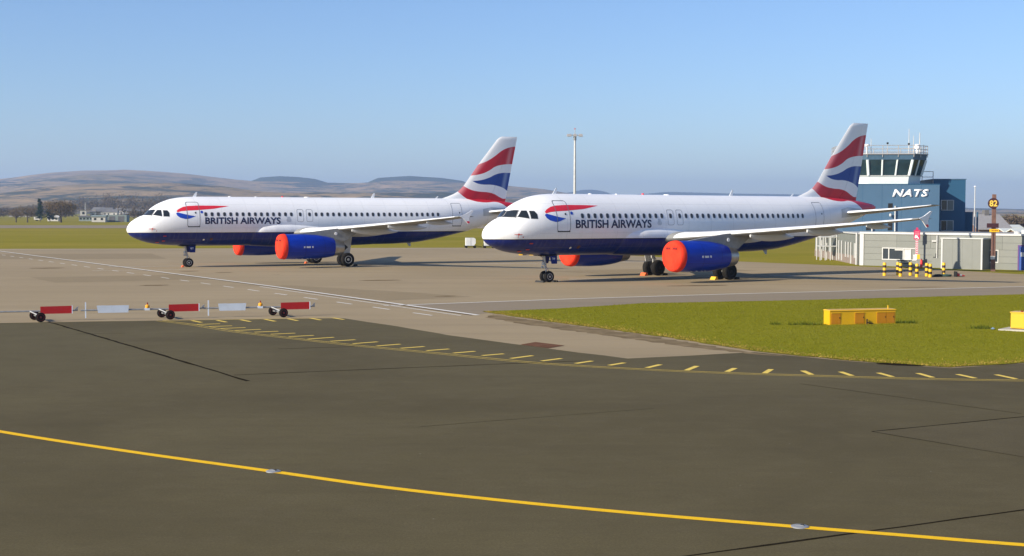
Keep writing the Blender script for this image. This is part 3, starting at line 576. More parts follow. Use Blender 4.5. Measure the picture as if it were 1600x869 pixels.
def decal_bm(bm, name, mat, parent, off=.006, dz=.07, dx=.12, side=-1, proj=None):
    xs = [v.co.x for v in bm.verts]; zs = [v.co.z for v in bm.verts]
    def cut(co, no):
        bmesh.ops.bisect_plane(bm, geom=bm.verts[:]+bm.edges[:]+bm.faces[:], plane_co=co, plane_no=no, dist=1e-5)
    z = min(zs)+dz
    while z < max(zs): cut((0,0,z), (0,0,1)); z += dz
    x = min(xs)+dx
    while x < max(xs): cut((x,0,0), (1,0,0)); x += dx
    for v in bm.verts:
        s, z = v.co.x, v.co.z
        if proj: v.co = proj(s, z)
        else:
            p = fus_p(s, z); e = 1e-3; t, b = ftop(s), fbot(s); c = zmid(s); hz_ = (t-c) if z > c else (c-b)
            ny = p/max(fhw(s), .05)**2; nz = (z-c)/hz_**2; ln = math.hypot(ny, nz)+1e-9
            v.co = (s, side*(p+off*ny/ln), z+off*nz/ln)
    bmesh.ops.recalc_face_normals(bm, faces=bm.faces)
    me = bpy.data.meshes.new(name); bm.to_mesh(me); bm.free(); me.materials.append(mat)
    o = bpy.data.objects.new(name, me); C.objects.link(o); o.parent = parent; return o
def decal(polys, name, mat, parent, **k):
    bm = bmesh.new()
    for P_ in polys:
        f = bm.faces.new([bm.verts.new((x, 0, z)) for x, z in P_]); bmesh.ops.triangulate(bm, faces=[f])
    return decal_bm(bm, name, mat, parent, **k)
def rrect(cx, cz, w, h, r, n=5):
    P_ = []
    for sx, sz, a0 in ((1,1,0),(-1,1,90),(-1,-1,180),(1,-1,270)):
        for i in range(n):
            a = rad(a0+90*i/(n-1)); P_.append((cx+sx*(w/2-r)+r*math.cos(a), cz+sz*(h/2-r)+r*math.sin(a)))
    return P_
def frame_polys(outer, inner):
    n = len(outer); return [[outer[i], outer[(i+1) % n], inner[(i+1) % n], inner[i]] for i in range(n)]
def text_bm(txt, height, width=None, bold=0.0, shear=0.0, spacing=1.0):
    cu = bpy.data.curves.new('lettering', 'FONT'); cu.body = txt; cu.offset = bold; cu.shear = shear; cu.space_character = spacing; cu.resolution_u = 3; cu.fill_mode = 'FRONT'
    ob = bpy.data.objects.new('lettering', cu); C.objects.link(ob); dg = bpy.context.evaluated_depsgraph_get(); me = bpy.data.meshes.new_from_object(ob.evaluated_get(dg)); bpy.data.objects.remove(ob); bpy.data.curves.remove(cu)
    bm = bmesh.new(); bm.from_mesh(me); bpy.data.meshes.remove(me)
    x0 = min(v.co.x for v in bm.verts); x1 = max(v.co.x for v in bm.verts); y0 = min(v.co.y for v in bm.verts); y1 = max(v.co.y for v in bm.verts)
    k = height/(y1-y0); kx = (width/(x1-x0)) if width else k
    for v in bm.verts: v.co = ((v.co.x-x0)*kx, 0, (v.co.y-y0)*k)
    return bm
# lettering and emblem
bm = text_bm('BRITISH AIRWAYS', .57, 6.55, .030, 0, 1.0)
for v in bm.verts: v.co.x += 5.99; v.co.z += 3.62
M_title = plain('title_navy', (.006, .010, .06), .35, var=.05)
decal_bm(bm, 'title_lettering', M_title, fus, off=.007)
RED_T = [(3.68,4.70),(3.83,4.84),(4.0,4.93),(4.25,5.04),(4.65,5.12),(5.5,5.165),(6.9,5.16),(8.15,5.13)]; RED_B = [(7.9,5.08),(6.85,4.90),(5.42,4.78),(4.58,4.735),(4.1,4.69),(3.75,4.60)]
decal([RED_T+RED_B], 'ribbon_emblem_red', M_red, fus, off=.006)
decal([[(3.62,4.50),(3.75,4.585),(4.0,4.53),(4.25,4.465),(4.65,4.375),(5.21,4.275),(4.75,4.10),(4.55,4.05),(4.35,4.045),(3.94,4.15),(3.72,4.30)]], 'ribbon_emblem_blue', M_blue, fus, off=.006)
decal([rrect(13.27, 3.95, .40, .30, .12), rrect(13.27, 4.17, .26, .16, .06)], 'crest', M_silver, fus, off=.006)
# windows
W = .533; SW0 = 6.06; ZW = 4.44; wins = []
WX = [SW0+W*i for i in range(15)] + [SW0+14*W+.80, SW0+14*W+1.64] + [SW0+14*W+2.24+W*i for i in range(23)]
for i, x in enumerate(WX):
    o = decal([rrect(x, ZW, .27, .36, .11, 4)], 'cabin_window', M_wseal, jet, off=.008, dz=.09)
    decal([rrect(x, ZW, .215, .30, .09, 4)], 'pane', M_wpane, o, off=.013, dz=.09)
def cockpit(pts, side, name='cockpit_window'):
    c = Vector((sum(p[0] for p in pts)/len(pts), sum(p[1] for p in pts)/len(pts))); out = [tuple(c+(Vector(p)-c)*1.10) for p in pts]
    fr = decal([out], name, M_seal, jet, off=.010, dz=.05, dx=.05, side=side); decal([pts], 'pane', M_glass, fr, off=.018, dz=.05, dx=.05, side=side)
for sd_ in (-1, 1):
    cockpit([(1.88,4.37),(2.25,4.77),(2.51,4.77),(2.50,4.28)], sd_); cockpit([(2.63,4.27),(2.66,4.75),(2.97,4.74),(3.09,4.55),(3.07,4.26)], sd_)
def shield(side):       # front pane wraps from the centre post round to the side
    def pt(f, g, off):  # f 0..1 from centre post to side, g 0..1 from sill to top
        fc = max(0, f); s0 = 1.40+.38*fc**1.5; s1 = 1.80+.32*fc**1.5; s = s0+(s1-s0)*g
        z0 = 4.355; p0 = .08+(1.04-.08)*f; p1 = .06+(.86-.06)*f; p = p0+(p1-p0)*g
        t = ftop(s); c = zmid(s); k = max(0, 1-(p/fhw(s))**2)**.5; z = c+(t-c)*k; nz = k/(t-c); ny = p/fhw(s)**2; ln = math.hypot(ny, nz)
        return (s-off*.6, side*(p+off*ny/ln), z+off*nz/ln)
    fr = MB().grid([[pt(-.06+1.12*i/14, -.08+1.16*j/8, .012) for i in range(15)] for j in range(9)]).build('cockpit_window', M_seal, jet, 60)
    MB().grid([[pt(i/14, j/8, .022) for i in range(15)] for j in range(9)]).build('pane', M_glass, fr, 60)
shield(-1); shield(1)
# doors
def door(x0, x1, z0, z1, r, name, wpos=None, wr=.07, thick=.035, lower=False):
    o = decal(frame_polys(rrect((x0+x1)/2, (z0+z1)/2, x1-x0, z1-z0, r, 6), rrect((x0+x1)/2, (z0+z1)/2, x1-x0-2*thick, z1-z0-2*thick, r-.02, 6)), name, M_seal, jet, off=.010, dz=.09, dx=.2)
    if wpos: decal([rrect(wpos[0], wpos[1], wr*2, wr*2.2, wr*.95, 5)], 'door_window', M_glass, o, off=.013)
    if lower: decal([[(x0+.05,z0-.03),(x1-.02,z0-.03),(x1-.02,z0+.035),(x0+.05,z0+.035)]], 'door_sill', M_dark, o, off=.014)
    return o
door(4.50, 5.58, 3.41, 5.46, .16, 'door', (5.22, 4.56), .065, .04, True)
decal([rrect(5.74, 4.62, .2, .22, .09, 5)], 'round_badge', M_blue, jet, off=.010)
door(29.02, 30.06, 3.40, 5.48, .14, 'door', (29.8, 4.6), .06, .03, True)
for x in (SW0+14*W+.80, SW0+14*W+1.64): door(x-.29, x+.29, 3.80, 4.87, .14, 'exit_hatch', None, 0, .025)
# probe covers and small marks low on the nose
pr = MB()
for q, w, h in (((1.70,3.24),.52,.035),((1.72,3.24),.12,.13),((2.04,3.07),.08,.06),((1.70,3.10),.03,.14)):
    decal([rrect(q[0], q[1], w, h, min(w,h)*.45, 3)], 'probe_cover', M_flag, jet, off=.03)
for q in ((2.75,2.66),(2.74,2.26),(2.3,2.14)): decal([rrect(q[0], q[1], .26, .07, .03, 3)], 'probe_flag', M_flag, jet, off=.04, dz=.03)
decal([rrect(6.03,2.32,.16,.12,.05,4)], 'light_lens', M_white, jet, off=.01); decal([rrect(6.67,2.36,.24,.2,.04,4)], 'service_panel', M_stain, jet, off=.006)
# belly fairing
fair = []
for i in range(49):
    f = i/48; s = 10.25+f*11.6; env = max(0, math.sin(math.pi*f**.8))**.55 if 0 < f < 1 else 0.0
    zt = np.interp(s, [10.25,10.96,12.06,13.3,14.7,16.8,19,21.85], [2.93,3.37,3.55,3.57,3.5,3.3,3.1,2.6]); thm = math.acos(max(-1, min(1, (3.85-zt)/2.07))); r = []
    for j in range(41):
        a = -1+2*j/40; th = a*thm; k = env*(1-abs(a)**10)*(.12+.34*abs(math.sin(th)))-.012
        yy = math.sin(th)*1.975; zz = 3.85-math.cos(th)*2.07; ln = math.hypot(yy/1.975**2, (zz-3.85)/2.07**2)
        r.append((s, yy+k*yy/1.975**2/ln, zz+k*(zz-3.85)/2.07**2/ln))
    fair.append(r)
fa = MB().grid(fair).build('belly_fairing', M_body, jet, 50)

def airfoil(n=18, tc=.12):
    up = []; 
    for i in range(n+1):
        x = .5*(1-math.cos(math.pi*i/n)); y = 5*tc*(.2969*x**.5-.126*x-.3516*x*x+.2843*x**3-.1036*x**4); up.append((x, y))
    return up
def wing_sections(secs, n=18):
    rows = []
    for (x0, y, z0, ch, tc, tw, camb) in secs:
        up = airfoil(n, tc); loop = [(x, yy+camb*4*x*(1-x)) for x, yy in up[::-1]] + [(x, -yy*.85+camb*4*x*(1-x)) for x, yy in up[1:]]
        r = []
        for x, q in loop:
            px, pz = x*ch, q*ch; r.append((x0+px*math.cos(tw)+pz*math.sin(tw), y, z0+pz*math.cos(tw)-px*math.sin(tw)))
        rows.append(r)
    return rows
def le(p): return 21.94-(16.9-p)*.5206 - max(0, 3.2-p)*.55
def wing_z(p): return 2.86+(p-2)*.0935+max(0, p-9)**2*.0008
def te(p): return 20.15+max(0, p-6.4)*.305
for sg in (-1, 1):
    secs = []
    for p in [1.2, 1.9, 2.5, 3.2, 4.5, 6.4, 8.5, 11, 13.5, 15.5, 16.6, 16.95]:
        ch = te(p)-le(p); secs.append((le(p), sg*p, wing_z(p), ch, .148-.0026*p, rad(2.6-.16*p), .018))
    rows = wing_sections(secs); w = MB().grid(rows); nr = len(rows[0]); w.f.append(tuple(range((len(rows)-1)*nr, len(rows)*nr)))
    wing = w.build('wing', M_wing, jet, 35)
    # bright slat strip round the leading edge
    sl = []
    for k, r in enumerate(rows[2:-1]):
        m = len(r)//2; pts = r[m-5:m+1]; ctr = Vector(r[0])
        sl.append([tuple(Vector(q)+(Vector(q)-ctr).normalized()*.006+Vector((0,0,.004))) for j, q in enumerate(pts)])
    MB().grid(sl).build('leading_edge_slat', M_white, wing, 50)
    # flap track fairings
    for p, ln, rr in ((4.2, 4.2, .30), (7.0, 4.2, .36), (10.5, 3.5, .32), (13.9, 2.4, .20)):
        x1 = te(p)+.85 - (.25 if p > 12 else 0); x0 = x1-ln; R_ = []
        for i in range(17):
            f = i/16; q = max(.03, math.sin(math.pi*min(1, .04+f*.95)**.75))**.7
            zc = wing_z(p)-.07*ln*(.25+.55*f)-.10
            R_.append([(x0+ln*f, sg*p+rr*.5*q*math.cos(t), zc+rr*q*math.sin(t)) for t in [2*math.pi*j/12 for j in range(12)]])
        m_ = MB().grid(R_, wrap=True); m_.f += [tuple(range(12)), tuple(range(16*12, 17*12))]; m_.build('flap_track_fairing', M_grey, wing, 40)
    # aileron/flap joint lines on the underside and wingtip fence
    zt = wing_z(16.95); x0 = le(16.95)
    poly = [(x0+.05,zt+.02),(x0+.55,zt+.18),(x0+1.18,zt+.50),(x0+1.34,zt+.50),(x0+1.05,zt+.10),(x0+.92,zt-.12),(x0+1.0,zt-.55),(x0+.82,zt-.56),(x0+.38,zt-.12)]
    m_ = MB(); n_ = len(poly); m_.add([(x, sg*16.95, z) for x, z in poly]+[(x, sg*17.02, z) for x, z in poly], [tuple(range(n_)), tuple(range(2*n_-1, n_-1, -1))]+[(i, (i+1) % n_, n_+(i+1) % n_, n_+i) for i in range(n_)])
    fe = m_.build('wingtip_fence', M_white, jet)
    yy = sg*17.026; MB().add([(x0+.66,yy,zt-.36),(x0+.945,yy,zt-.36),(x0+.985,yy,zt-.53),(x0+.80,yy,zt-.53)], [(0,1,2,3)]).build('red_fence_tip', M_red, fe)
    yy = sg*16.944; MB().add([(x0+.66,yy,zt-.36),(x0+.945,yy,zt-.36),(x0+.985,yy,zt-.53),(x0+.80,yy,zt-.53)], [(0,1,2,3)]).build('red_fence_tip', M_red, fe)
    # tailplane
    rows = wing_sections([(32.6, sg*.3, 4.62, 4.0, .11, 0, -.004), (33.05, sg*1.0, 4.68, 3.55, .11, 0, -.004), (35.0, sg*4.0, 4.98, 2.30, .10, 0, -.004), (36.4, sg*6.05, 5.24, 1.50, .09, 0, -.004), (36.75, sg*6.22, 5.29, 1.1, .07, 0, 0)])
    w = MB().grid(rows); nr = len(rows[0]); w.f.append(tuple(range((len(rows)-1)*nr, len(rows)*nr))); tp = w.build('tailplane', M_wing, jet, 35)
    sl = []
    for r in rows:
        m = len(r)//2; ctr = Vector(r[0]); sl.append([tuple(Vector(q)+(Vector(q)-ctr).normalized()*.006) for q in r[m-4:m+2]])
    MB().grid(sl).build('leading_edge', M_white, tp, 60)
    decal([[(32.45,4.30),(35.3,4.45),(35.3,5.0),(33.4,5.12),(32.45,4.95)]], 'tailplane_scuff_plate', M_grey, jet, off=.012, side=sg)
    # engine
    EY = sg*5.75; EZ = 1.78
    def nac(prof, name, mat, parent, n=48, close=False):
        rows_ = [[(x, EY+r*math.sin(a), EZ+zo+r*math.cos(a)) for a in [2*math.pi*i/n for i in range(n)]] for x, r, zo in prof]
        m_ = MB().grid(rows_, wrap=True)
        if close: m_.f += [tuple(range(n)), tuple(range((len(rows_)-1)*n, len(rows_)*n))]
        return m_.build(name, mat, parent, 40)
    na = nac([(11.5,.80,0),(11.2,.86,0),(11.12,.93,0),(11.2,.985,0),(11.5,1.02,0),(12.2,1.045,-.01),(13.2,1.05,-.02),(14.2,1.01,-.04),(15.0,.92,-.06),(15.4,.85,-.07),(15.75,.775,-.08),(15.76,.70,-.08)], 'engine_nacelle', M_engine, jet)
    nac([(15.55,.755,-.08),(15.76,.757,-.08),(16.1,.70,-.09),(16.55,.615,-.10),(16.62,.60,-.10),(16.6,.55,-.10),(16.2,.53,-.1)], 'exhaust_nozzle', M_metal, na)
    nac([(16.2,.50,-.1),(16.8,.28,-.1),(17.1,.06,-.1)], 'exhaust_cone', M_dark, na, 24, True)
    cv = nac([(11.50,1.055,0),(11.46,1.062,0),(11.3,1.045,0),(11.14,1.01,0),(11.06,.95,0),(11.02,.86,0),(11.0,.5,0),(10.99,.05,0)], 'intake_cover', M_cover, na, 40, True)
    for y0 in (-.60, -.36, .06, .30):
        MB().box((10.975, EY+y0, EZ+.46), (11.05, EY+y0+.18, EZ+.60)).build('cover_mark', M_coverd, na)
    for x in (12.35, 12.85, 13.3, 13.6):
        MB().tube((x, EY+sg*.42, EZ-.99), (x+.16, EY+sg*.42, EZ-1.02), .035, .02, 8).build('drain_mast', M_rim, na)
    for x, w_ in ((12.9,.12),(13.25,.36),(13.62,.10)):
        y_ = EY+sg*1.055; MB().box((x-w_/2, min(y_, y_-sg*.03), EZ-.10), (x+w_/2, max(y_, y_-sg*.03), EZ+.04)).build('cowl_label', M_silver, na)
    MB().add([(12.3,EY-.13,EZ+1.0),(12.3,EY+.13,EZ+1.0),(16.9,EY+.16,EZ+.42),(16.9,EY-.16,EZ+.42),(14.4,EY-.14,EZ+1.28),(14.4,EY+.14,EZ+1.28),(16.2,EY+.18,EZ+1.5),(16.2,EY-.18,EZ+1.5),(18.2,EY+.12,EZ+1.3),(18.2,EY-.12,EZ+1.3)],
             [(0,1,5,4),(4,5,6,7),(6,8,9,7),(2,3,9,8),(0,3,2,1),(0,4,7,9,3),(1,2,8,6,5)]).build('pylon', plain('pylon_grey', (.26, .26, .25), .5), jet)
    MB().lathe([(0,.13),(.02,.13),(.03,.10)], (16.0, EY+sg*.175, EZ+1.05), (0,sg,0), 20).build('pylon_access_disc', M_white, jet)
# fin and rudder
FIN = [(28.3,5.86,.02),(28.78,5.92,.04),(29.4,6.1,.06)]
def fin_le(z): return np.interp(z, [5.5,5.92,6.08,6.32,6.62,7.09,9.05,11.45,11.62,11.76], [28.2,28.78,29.3,29.95,30.5,31.0,32.5,34.5,34.7,35.0])
def fin_te(z): return np.interp(z, [5.0,5.5,11.76], [35.2,35.35,36.68])
zs = [5.2,5.6,5.85,5.92,6.0,6.08,6.2,6.32,6.45,6.62,6.85,7.09,7.6,8.4,9.05,10,10.8,11.45,11.55,11.66,11.74,11.77]; hf = 1.0
def fin_rows(f0, f1, gap=0.0):
    rows = []
    for z in zs:
        a, b = fin_le(z), fin_te(z); ch = b-a; tcm = .36+(.17-.36)*(z-5.5)/6.3; tcm *= (1 if z < 11.6 else max(.15, (11.80-z)/.2)); r = []
        for i in range(13):
            f = f0+(f1-f0)*i/12; q = 2.6*tcm*(.2969*f**.5-.126*f-.3516*f*f+.2843*f**3-.1036*f**4)/.6*.9*1.0
            r.append((a+ch*f, max(.004, q)))
        rows.append([(x, -y, z) for x, y in r] + [(x, y, z) for x, y in r[::-1]])
    return rows
for nm, f0, f1 in (('fin', 0.0, .70), ('rudder', .706, 1.0)):
    rows = fin_rows(f0, f1); m_ = MB().grid(rows, wrap=True); n_ = len(rows[0]); m_.f += [tuple(range(n_)), tuple(range((len(rows)-1)*n_, len(rows)*n_))]; m_.build(nm, M_fin, jet, 45)
# antennas and beacons
for x, h_, c_ in ((5.5,.42,.30),(21.68,.44,.32),(28.05,.22,.20)):
    z_ = ftop(x)-.02; MB().add([(x,-.02,z_),(x+c_,-.02,z_),(x+c_,.02,z_),(x,.02,z_),(x+.28,-.01,z_+h_),(x+.28+c_*.4,-.01,z_+h_),(x+.28+c_*.4,.01,z_+h_),(x+.28,.01,z_+h_)], [(0,1,2,3),(4,5,6,7),(0,1,5,4),(1,2,6,5),(2,3,7,6),(3,0,4,7)]).build('blade_antenna', M_white, jet)
for x, c_ in ((8.7,.3),(11.0,.2),(15.6,.5)): MB().lathe([(-.02,c_*.5),(.03,c_*.45),(.05,c_*.2)], (x,0,5.92), (0,0,1), 16).build('roof_dome', M_white, jet, 60)
MB().lathe([(-.02,.09),(.06,.085),(.10,.05)], (13.4,0,5.92), (0,0,1), 14).build('beacon', M_red, jet, 60)
MB().add([(25.2,-.02,1.86),(25.6,-.02,1.9),(25.6,.02,1.9),(25.2,.02,1.86),(25.45,-.01,1.55),(25.6,-.01,1.55),(25.6,.01,1.55),(25.45,.01,1.55)], [(0,1,2,3),(4,5,6,7),(0,1,5,4),(1,2,6,5),(2,3,7,6),(3,0,4,7)]).build('blade_antenna', M_grey, jet)
# wheels and legs
def wheel(x, y, r, w, face, dark=False):
    t = MB().lathe([(-w/2,r*.55),(-w/2,r*.80),(-w*.40,r*.95),(-w*.2,r),(w*.2,r),(w*.40,r*.95),(w/2,r*.80),(w/2,r*.55)], (x,y,r), (0,1,0), 40).build('wheel', M_tyre, jet, 50)
    for s_ in (-1, 1):
        MB().lathe([(s_*(w/2-.03),r*.57),(s_*(w/2+.006),r*.55),(s_*(w/2+.006),r*.47),(s_*(w/2-.05),r*.42),(s_*(w/2-.05),r*.22),(s_*(w/2+.015),r*.18),(s_*(w/2+.02),.01)], (x,y,r), (0,1,0), 32, False).build('rim', M_dark if dark else M_rim, t, 40)
        if not dark: MB().lathe([(s_*(w/2-.045),r*.41),(s_*(w/2-.043),r*.24)], (x,y,r), (0,1,0), 32, False).build('rim_recess', M_seal, t)
    return t
for sg in (-1, 1):
    wheel(5.07, sg*.25, .38, .22, sg)
    for q in (3.795-.47, 3.795+.47): wheel(17.71, sg*q, .585, .42, sg)
    y = sg*3.795
    lg = MB().tube((17.71,y,.58),(17.60,y,1.35),.075,.075,14).tube((17.60,y,1.3),(17.42,y+sg*.05,2.75),.13,.13,16).tube((17.71,y-.62,.585),(17.71,y+.62,.585),.07,.07,12).build('main_gear_leg', M_strut, jet, 40)
    MB().tube((17.85,y,.62),(18.02,y,1.0),.03,.03,8).tube((18.02,y,1.0),(17.72,y,1.5),.03,.03,8).build('torque_link', M_strut, lg, 40)
    MB().tube((17.5,y,1.9),(17.6,y-sg*1.5,2.4),.05,.05,10).build('side_stay', M_strut, lg, 40)
    MB().tube((17.45,y-.1,.75),(17.45,y-.1,1.5),.02,.02,6).tube((17.5,y+.12,.6),(17.42,y+.14,1.6),.02,.02,6).build('brake_hose', M_dark, lg)
    MB().add([(17.12,y+sg*.26,1.05),(18.0,y+sg*.26,1.05),(18.15,y+sg*.42,2.55),(16.95,y+sg*.42,2.55),(17.12,y+sg*.22,1.05),(18.0,y+sg*.22,1.05),(18.15,y+sg*.38,2.55),(16.95,y+sg*.38,2.55)], [(0,1,2,3),(4,5,6,7),(0,1,5,4),(1,2,6,5),(2,3,7,6),(3,0,4,7)]).build('gear_door', M_grey, lg)
    # aft nose gear door with its fleet letters
    nd = MB().add([(5.02,sg*.40,1.80),(5.62,sg*.40,1.80),(5.55,sg*.52,1.24),(5.1,sg*.52,1.24),(5.02,sg*.37,1.80),(5.62,sg*.37,1.80),(5.55,sg*.49,1.24),(5.1,sg*.49,1.24)], [(0,1,2,3),(4,5,6,7),(0,1,5,4),(1,2,6,5),(2,3,7,6),(3,0,4,7)]).build('nose_gear_door', M_navy, jet)
ng = MB().tube((5.07,0,.38),(4.98,0,.95),.055,.055,12).tube((4.98,0,.92),(4.80,0,2.0),.085,.085,14).tube((5.07,-.34,.38),(5.07,.34,.38),.05,.05,12).build('nose_gear_leg', M_strut, jet, 40)
MB().tube((5.15,0,.45),(5.28,0,.7),.025,.025,8).tube((5.28,0,.7),(5.05,0,1.0),.025,.025,8).build('torque_link', M_strut, ng)
MB().tube((4.86,0,1.6),(4.15,0,1.95),.04,.04,10).build('drag_stay', M_strut, ng)
for sg in (-1, 1):
    MB().lathe([(0,.05),(.08,.085),(.10,.085)], (4.86,sg*.16,1.02), (-1,0,0), 16).build('taxi_lamp', M_rim, ng, 40); MB().tube((4.93,0,1.02),(4.88,sg*.16,1.02),.02,.02,6).build('lamp_bracket', M_strut, ng)
MB().box((4.72,-.10,1.15),(4.82,.10,1.35)).build('steering_box', M_strut, ng)
MB().box((4.3,-.42,1.77),(5.65,.42,1.80)).build('gear_bay', M_dark, jet)
# second jet: a copy of everything; its main wheels are dark and its first window is plugged
jet2 = copy_tree(jet)
first = [c for c in jet2.children if c.name.startswith('cabin_window')]
fx = min(first, key=lambda o: o.data.vertices[0].co.x)
for c in list(fx.children): bpy.data.objects.remove(c)
bpy.data.objects.remove(fx)
for c in jet2.children:
    if c.name.startswith('wheel') and max(v.co.z for v in c.data.vertices) > 1:
        for r in c.children:
            if r.name.startswith('rim'): r.material_slots[0].link = 'OBJECT'; r.material_slots[0].material = M_dark
for j, txt in ((jet, 'BT'), (jet2, 'TW')):
    dr = [c for c in j.children if c.name.startswith('nose_gear_door') and min(v.co.y for v in c.data.vertices) < 0][0]
    bm = text_bm(txt, .15, .26, .02)
    for v in bm.verts: v.co.x += 5.17; v.co.z += 1.5
    decal_bm(bm, 'door_letters', M_white, dr, proj=lambda s, z: (s, -.4-(1.80-z)/.56*.12-.006, z))
jet.location = (-31.6735, 114.3121, 0); jet.rotation_euler = (0, 0, .50314)
jet2.location = (-1.8349, 90.1224, 0); jet2.rotation_euler = (0, 0, .60712)
tag(jet, 'white and navy airliner with red engine covers, farther one at left', 'airplane', 'parked airliners')
tag(jet2, 'white and navy airliner nearest the blue tower, with yellow chock at wheel', 'airplane', 'parked airliners')
M_chockO = plain('orange_chock', (.75, .13, .03), .7); M_chockY = plain('yellow_chock', (.78, .45, .03), .7); M_chockD = plain('rubber_chock', (.03, .03, .03), .85)
def chock(j, s, p, mat, label, size=(.22, .5, .18)):
    t = j.rotation_euler.z; l = j.location; x = l.x+s*math.cos(t)+p*math.sin(t); y = l.y+s*math.sin(t)-p*math.cos(t); a, b, h = size
    e = tag(empty('wheel_chock', (x, y, 0), t), label, 'chock', 'wheel chocks')
    MB().add([(-a/2,-b/2,0.004),(a/2,-b/2,.004),(a/2,b/2,.004),(-a/2,b/2,.004),(-a*.12,-b/2,h),(a*.28,-b/2,h),(a*.28,b/2,h),(-a*.12,b/2,h)], [(0,3,2,1),(4,5,6,7),(0,1,5,4),(1,2,6,5),(2,3,7,6),(3,0,4,7)]).build('wedge', mat, e)
    MB().tube((-a*.1,-b*.3,h*.75),(-a*.1,b*.3,h*.75),.02,.02,8).build('grip', M_dark, e)
chock(jet2, 16.88, 3.6, M_chockY, 'yellow chock before the near main wheels of the nearer jet', (.34,.5,.22))
chock(jet2, 16.85, -3.9, M_chockO, 'orange chock before the far main wheels of the nearer jet', (.34,.55,.22))
chock(jet, 4.55, .2, M_chockO, 'small orange chock before the nose wheels of the far jet', (.22,.3,.16))
chock(jet, 16.85, -3.6, M_chockO, 'pale chock before the far main wheels of the far jet', (.22,.3,.16))
chock(jet2, 4.5, .0, M_chockD, 'black rubber chock before the nose wheels of the nearer jet', (.2,.9,.12)); chock(jet2, 5.62, .0, M_chockD, 'black rubber chock behind the nose wheels of the nearer jet', (.2,.9,.12))
chock(jet2, 18.45, 3.8, M_chockD, 'black chock behind the near main wheels of the nearer jet', (.3,1.2,.18)); chock(jet2, 18.45, -3.8, M_chockD, 'black chock behind the far main wheels of the nearer jet', (.3,1.2,.18))
chock(jet, 18.45, 3.8, M_chockD, 'black chock behind the near main wheels of the far jet', (.3,1.2,.18))

# ------------------------------------------------------------------ low grey building
M_clad = plain('grey_cladding', (.175, .185, .165), .6, var=.05, scale=.8); M_clad2 = plain('pale_cladding', (.19, .198, .178), .6, var=.05, scale=.8)
M_trim = plain('white_trim', (.50, .50, .48), .5, var=.05); M_roofm = plain('roof_membrane', (.26, .26, .25), .8, var=.1, scale=.5)
M_pane = plain('window_pane', (.03, .04, .05), .06, var=.3, scale=.8); M_doorb = plain('blue_door', (.01, .06, .28), .5); M_purple = plain('door_frame_dark', (.08, .03, .16), .6)
A = Vector((31.4, 125.0, 0)); D = Vector((.721, -.693, 0)); N = Vector((-.693, -.721, 0)); UP = Vector((0, 0, 1))
low = tag(empty('low_building', (A.x, A.y, 0)), 'long low grey clad building in front of the blue tower', 'building')
def LP(l, n, z): return D*l + N*n + UP*z
def lbox(l0, l1, n0, n1, z0, z1, name, mat, parent):
    return MB().obox(LP(l0, n0, z0), D*(l1-l0), N*(n1-n0), UP*(z1-z0)).build(name, mat, parent)
LL = 26.0
lbox(0, LL, -14, -.08, -.2, 2.82, 'core_wall', M_clad, low)
lbox(-.1, LL, -14.2, .02, 2.82, 2.90, 'roof', M_roofm, low)
lbox(-.12, LL, -.02, .10, 2.80, 2.98, 'roof_edge', M_trim, low)
lbox(-.12, .28, -.07, .07, -.05, 2.80, 'corner_post', M_trim, low)
def panels(l0, l1, zs_, holes=()):
    for z0, z1 in zip(zs_, zs_[1:]):
        segs = [(l0, l1)]
        for h0, h1, hz0, hz1 in holes:
            if z0 < hz1-.01 and z1 > hz0+.01: segs = [q for a, b in segs for q in ((a, min(b, h0)), (max(a, h1), b)) if q[1]-q[0] > .05]
        for a, b in segs:
            k = max(1, round((b-a)/3.4))
            for i in range(k): lbox(a+(b-a)*i/k+.008, a+(b-a)*(i+1)/k-.008, -.075, .0, z0+.008, z1-.008, 'cladding_panel', M_clad if i % 2 else M_clad2, low)
panels(.28, LL, [-.05, .52, 1.05, 1.62, 2.2, 2.80], ((2.1, 5.45, .52, 1.62), (11.9, 12.85, .52, 1.62), (14.6, 15.6, -.06, 1.62)))
def lwindow(l0, l1, z0, z1, splits, panes=None):
    w = lbox(l0, l1, -.06, -.04, z0, z1, 'window', M_pane, low); t = .09
    for a in (l0, l1-t): lbox(a, a+t, -.05, .05, z0, z1, 'frame', M_trim, w)
    for a in (z0, z1-t): lbox(l0+t, l1-t, -.05, .05, a, a+t, 'frame', M_trim, w)
    for s_, m_ in splits: lbox(s_-.05, s_+.05, -.05, .03, z0+t, z1-t, 'mullion', M_trim, w)
    return w
w1 = lwindow(2.1, 5.45, .52, 1.62, ((2.75, 0), (4.15, 0), (4.85, 0)))
lbox(4.2, 4.80, -.035, -.025, .61, 1.53, 'blind', M_trim, w1); lbox(4.92, 5.34, -.035, -.025, .61, 1.53, 'blind', M_clad2, w1); lbox(3.3, 4.1, -.035, -.028, 1.38, 1.5, 'blind', M_trim, w1)
lwindow(11.9, 12.85, .52, 1.62, ((12.35, 0),))
dr = lbox(14.6, 15.6, -.06, .02, -.05, 1.95, 'door', M_doorb, low); lbox(14.5, 14.62, -.05, .05, -.05, 2.05, 'door_frame', M_purple, dr); lbox(14.62, 15.7, -.05, .05, 1.95, 2.05, 'door_frame', M_purple, dr); lbox(14.75, 15.1, .02, .03, 1.1, 1.45, 'notice', M_trim, dr)
b = lbox(8.5, 12.1, .06, 1.5, -.1, 2.50, 'bay', M_clad2, low); lbox(8.4, 12.2, .05, 1.58, 2.50, 2.60, 'bay_roof', M_trim, b)
for l in (8.46, 12.0): lbox(l, l+.14, 1.48, 1.54, -.05, 2.5, 'bay_corner', M_trim, b)
for i in range(1, 4): lbox(8.6+i*.87, 8.62+i*.87, 1.5, 1.508, 0, 2.48, 'bay_joint', M_clad, b)
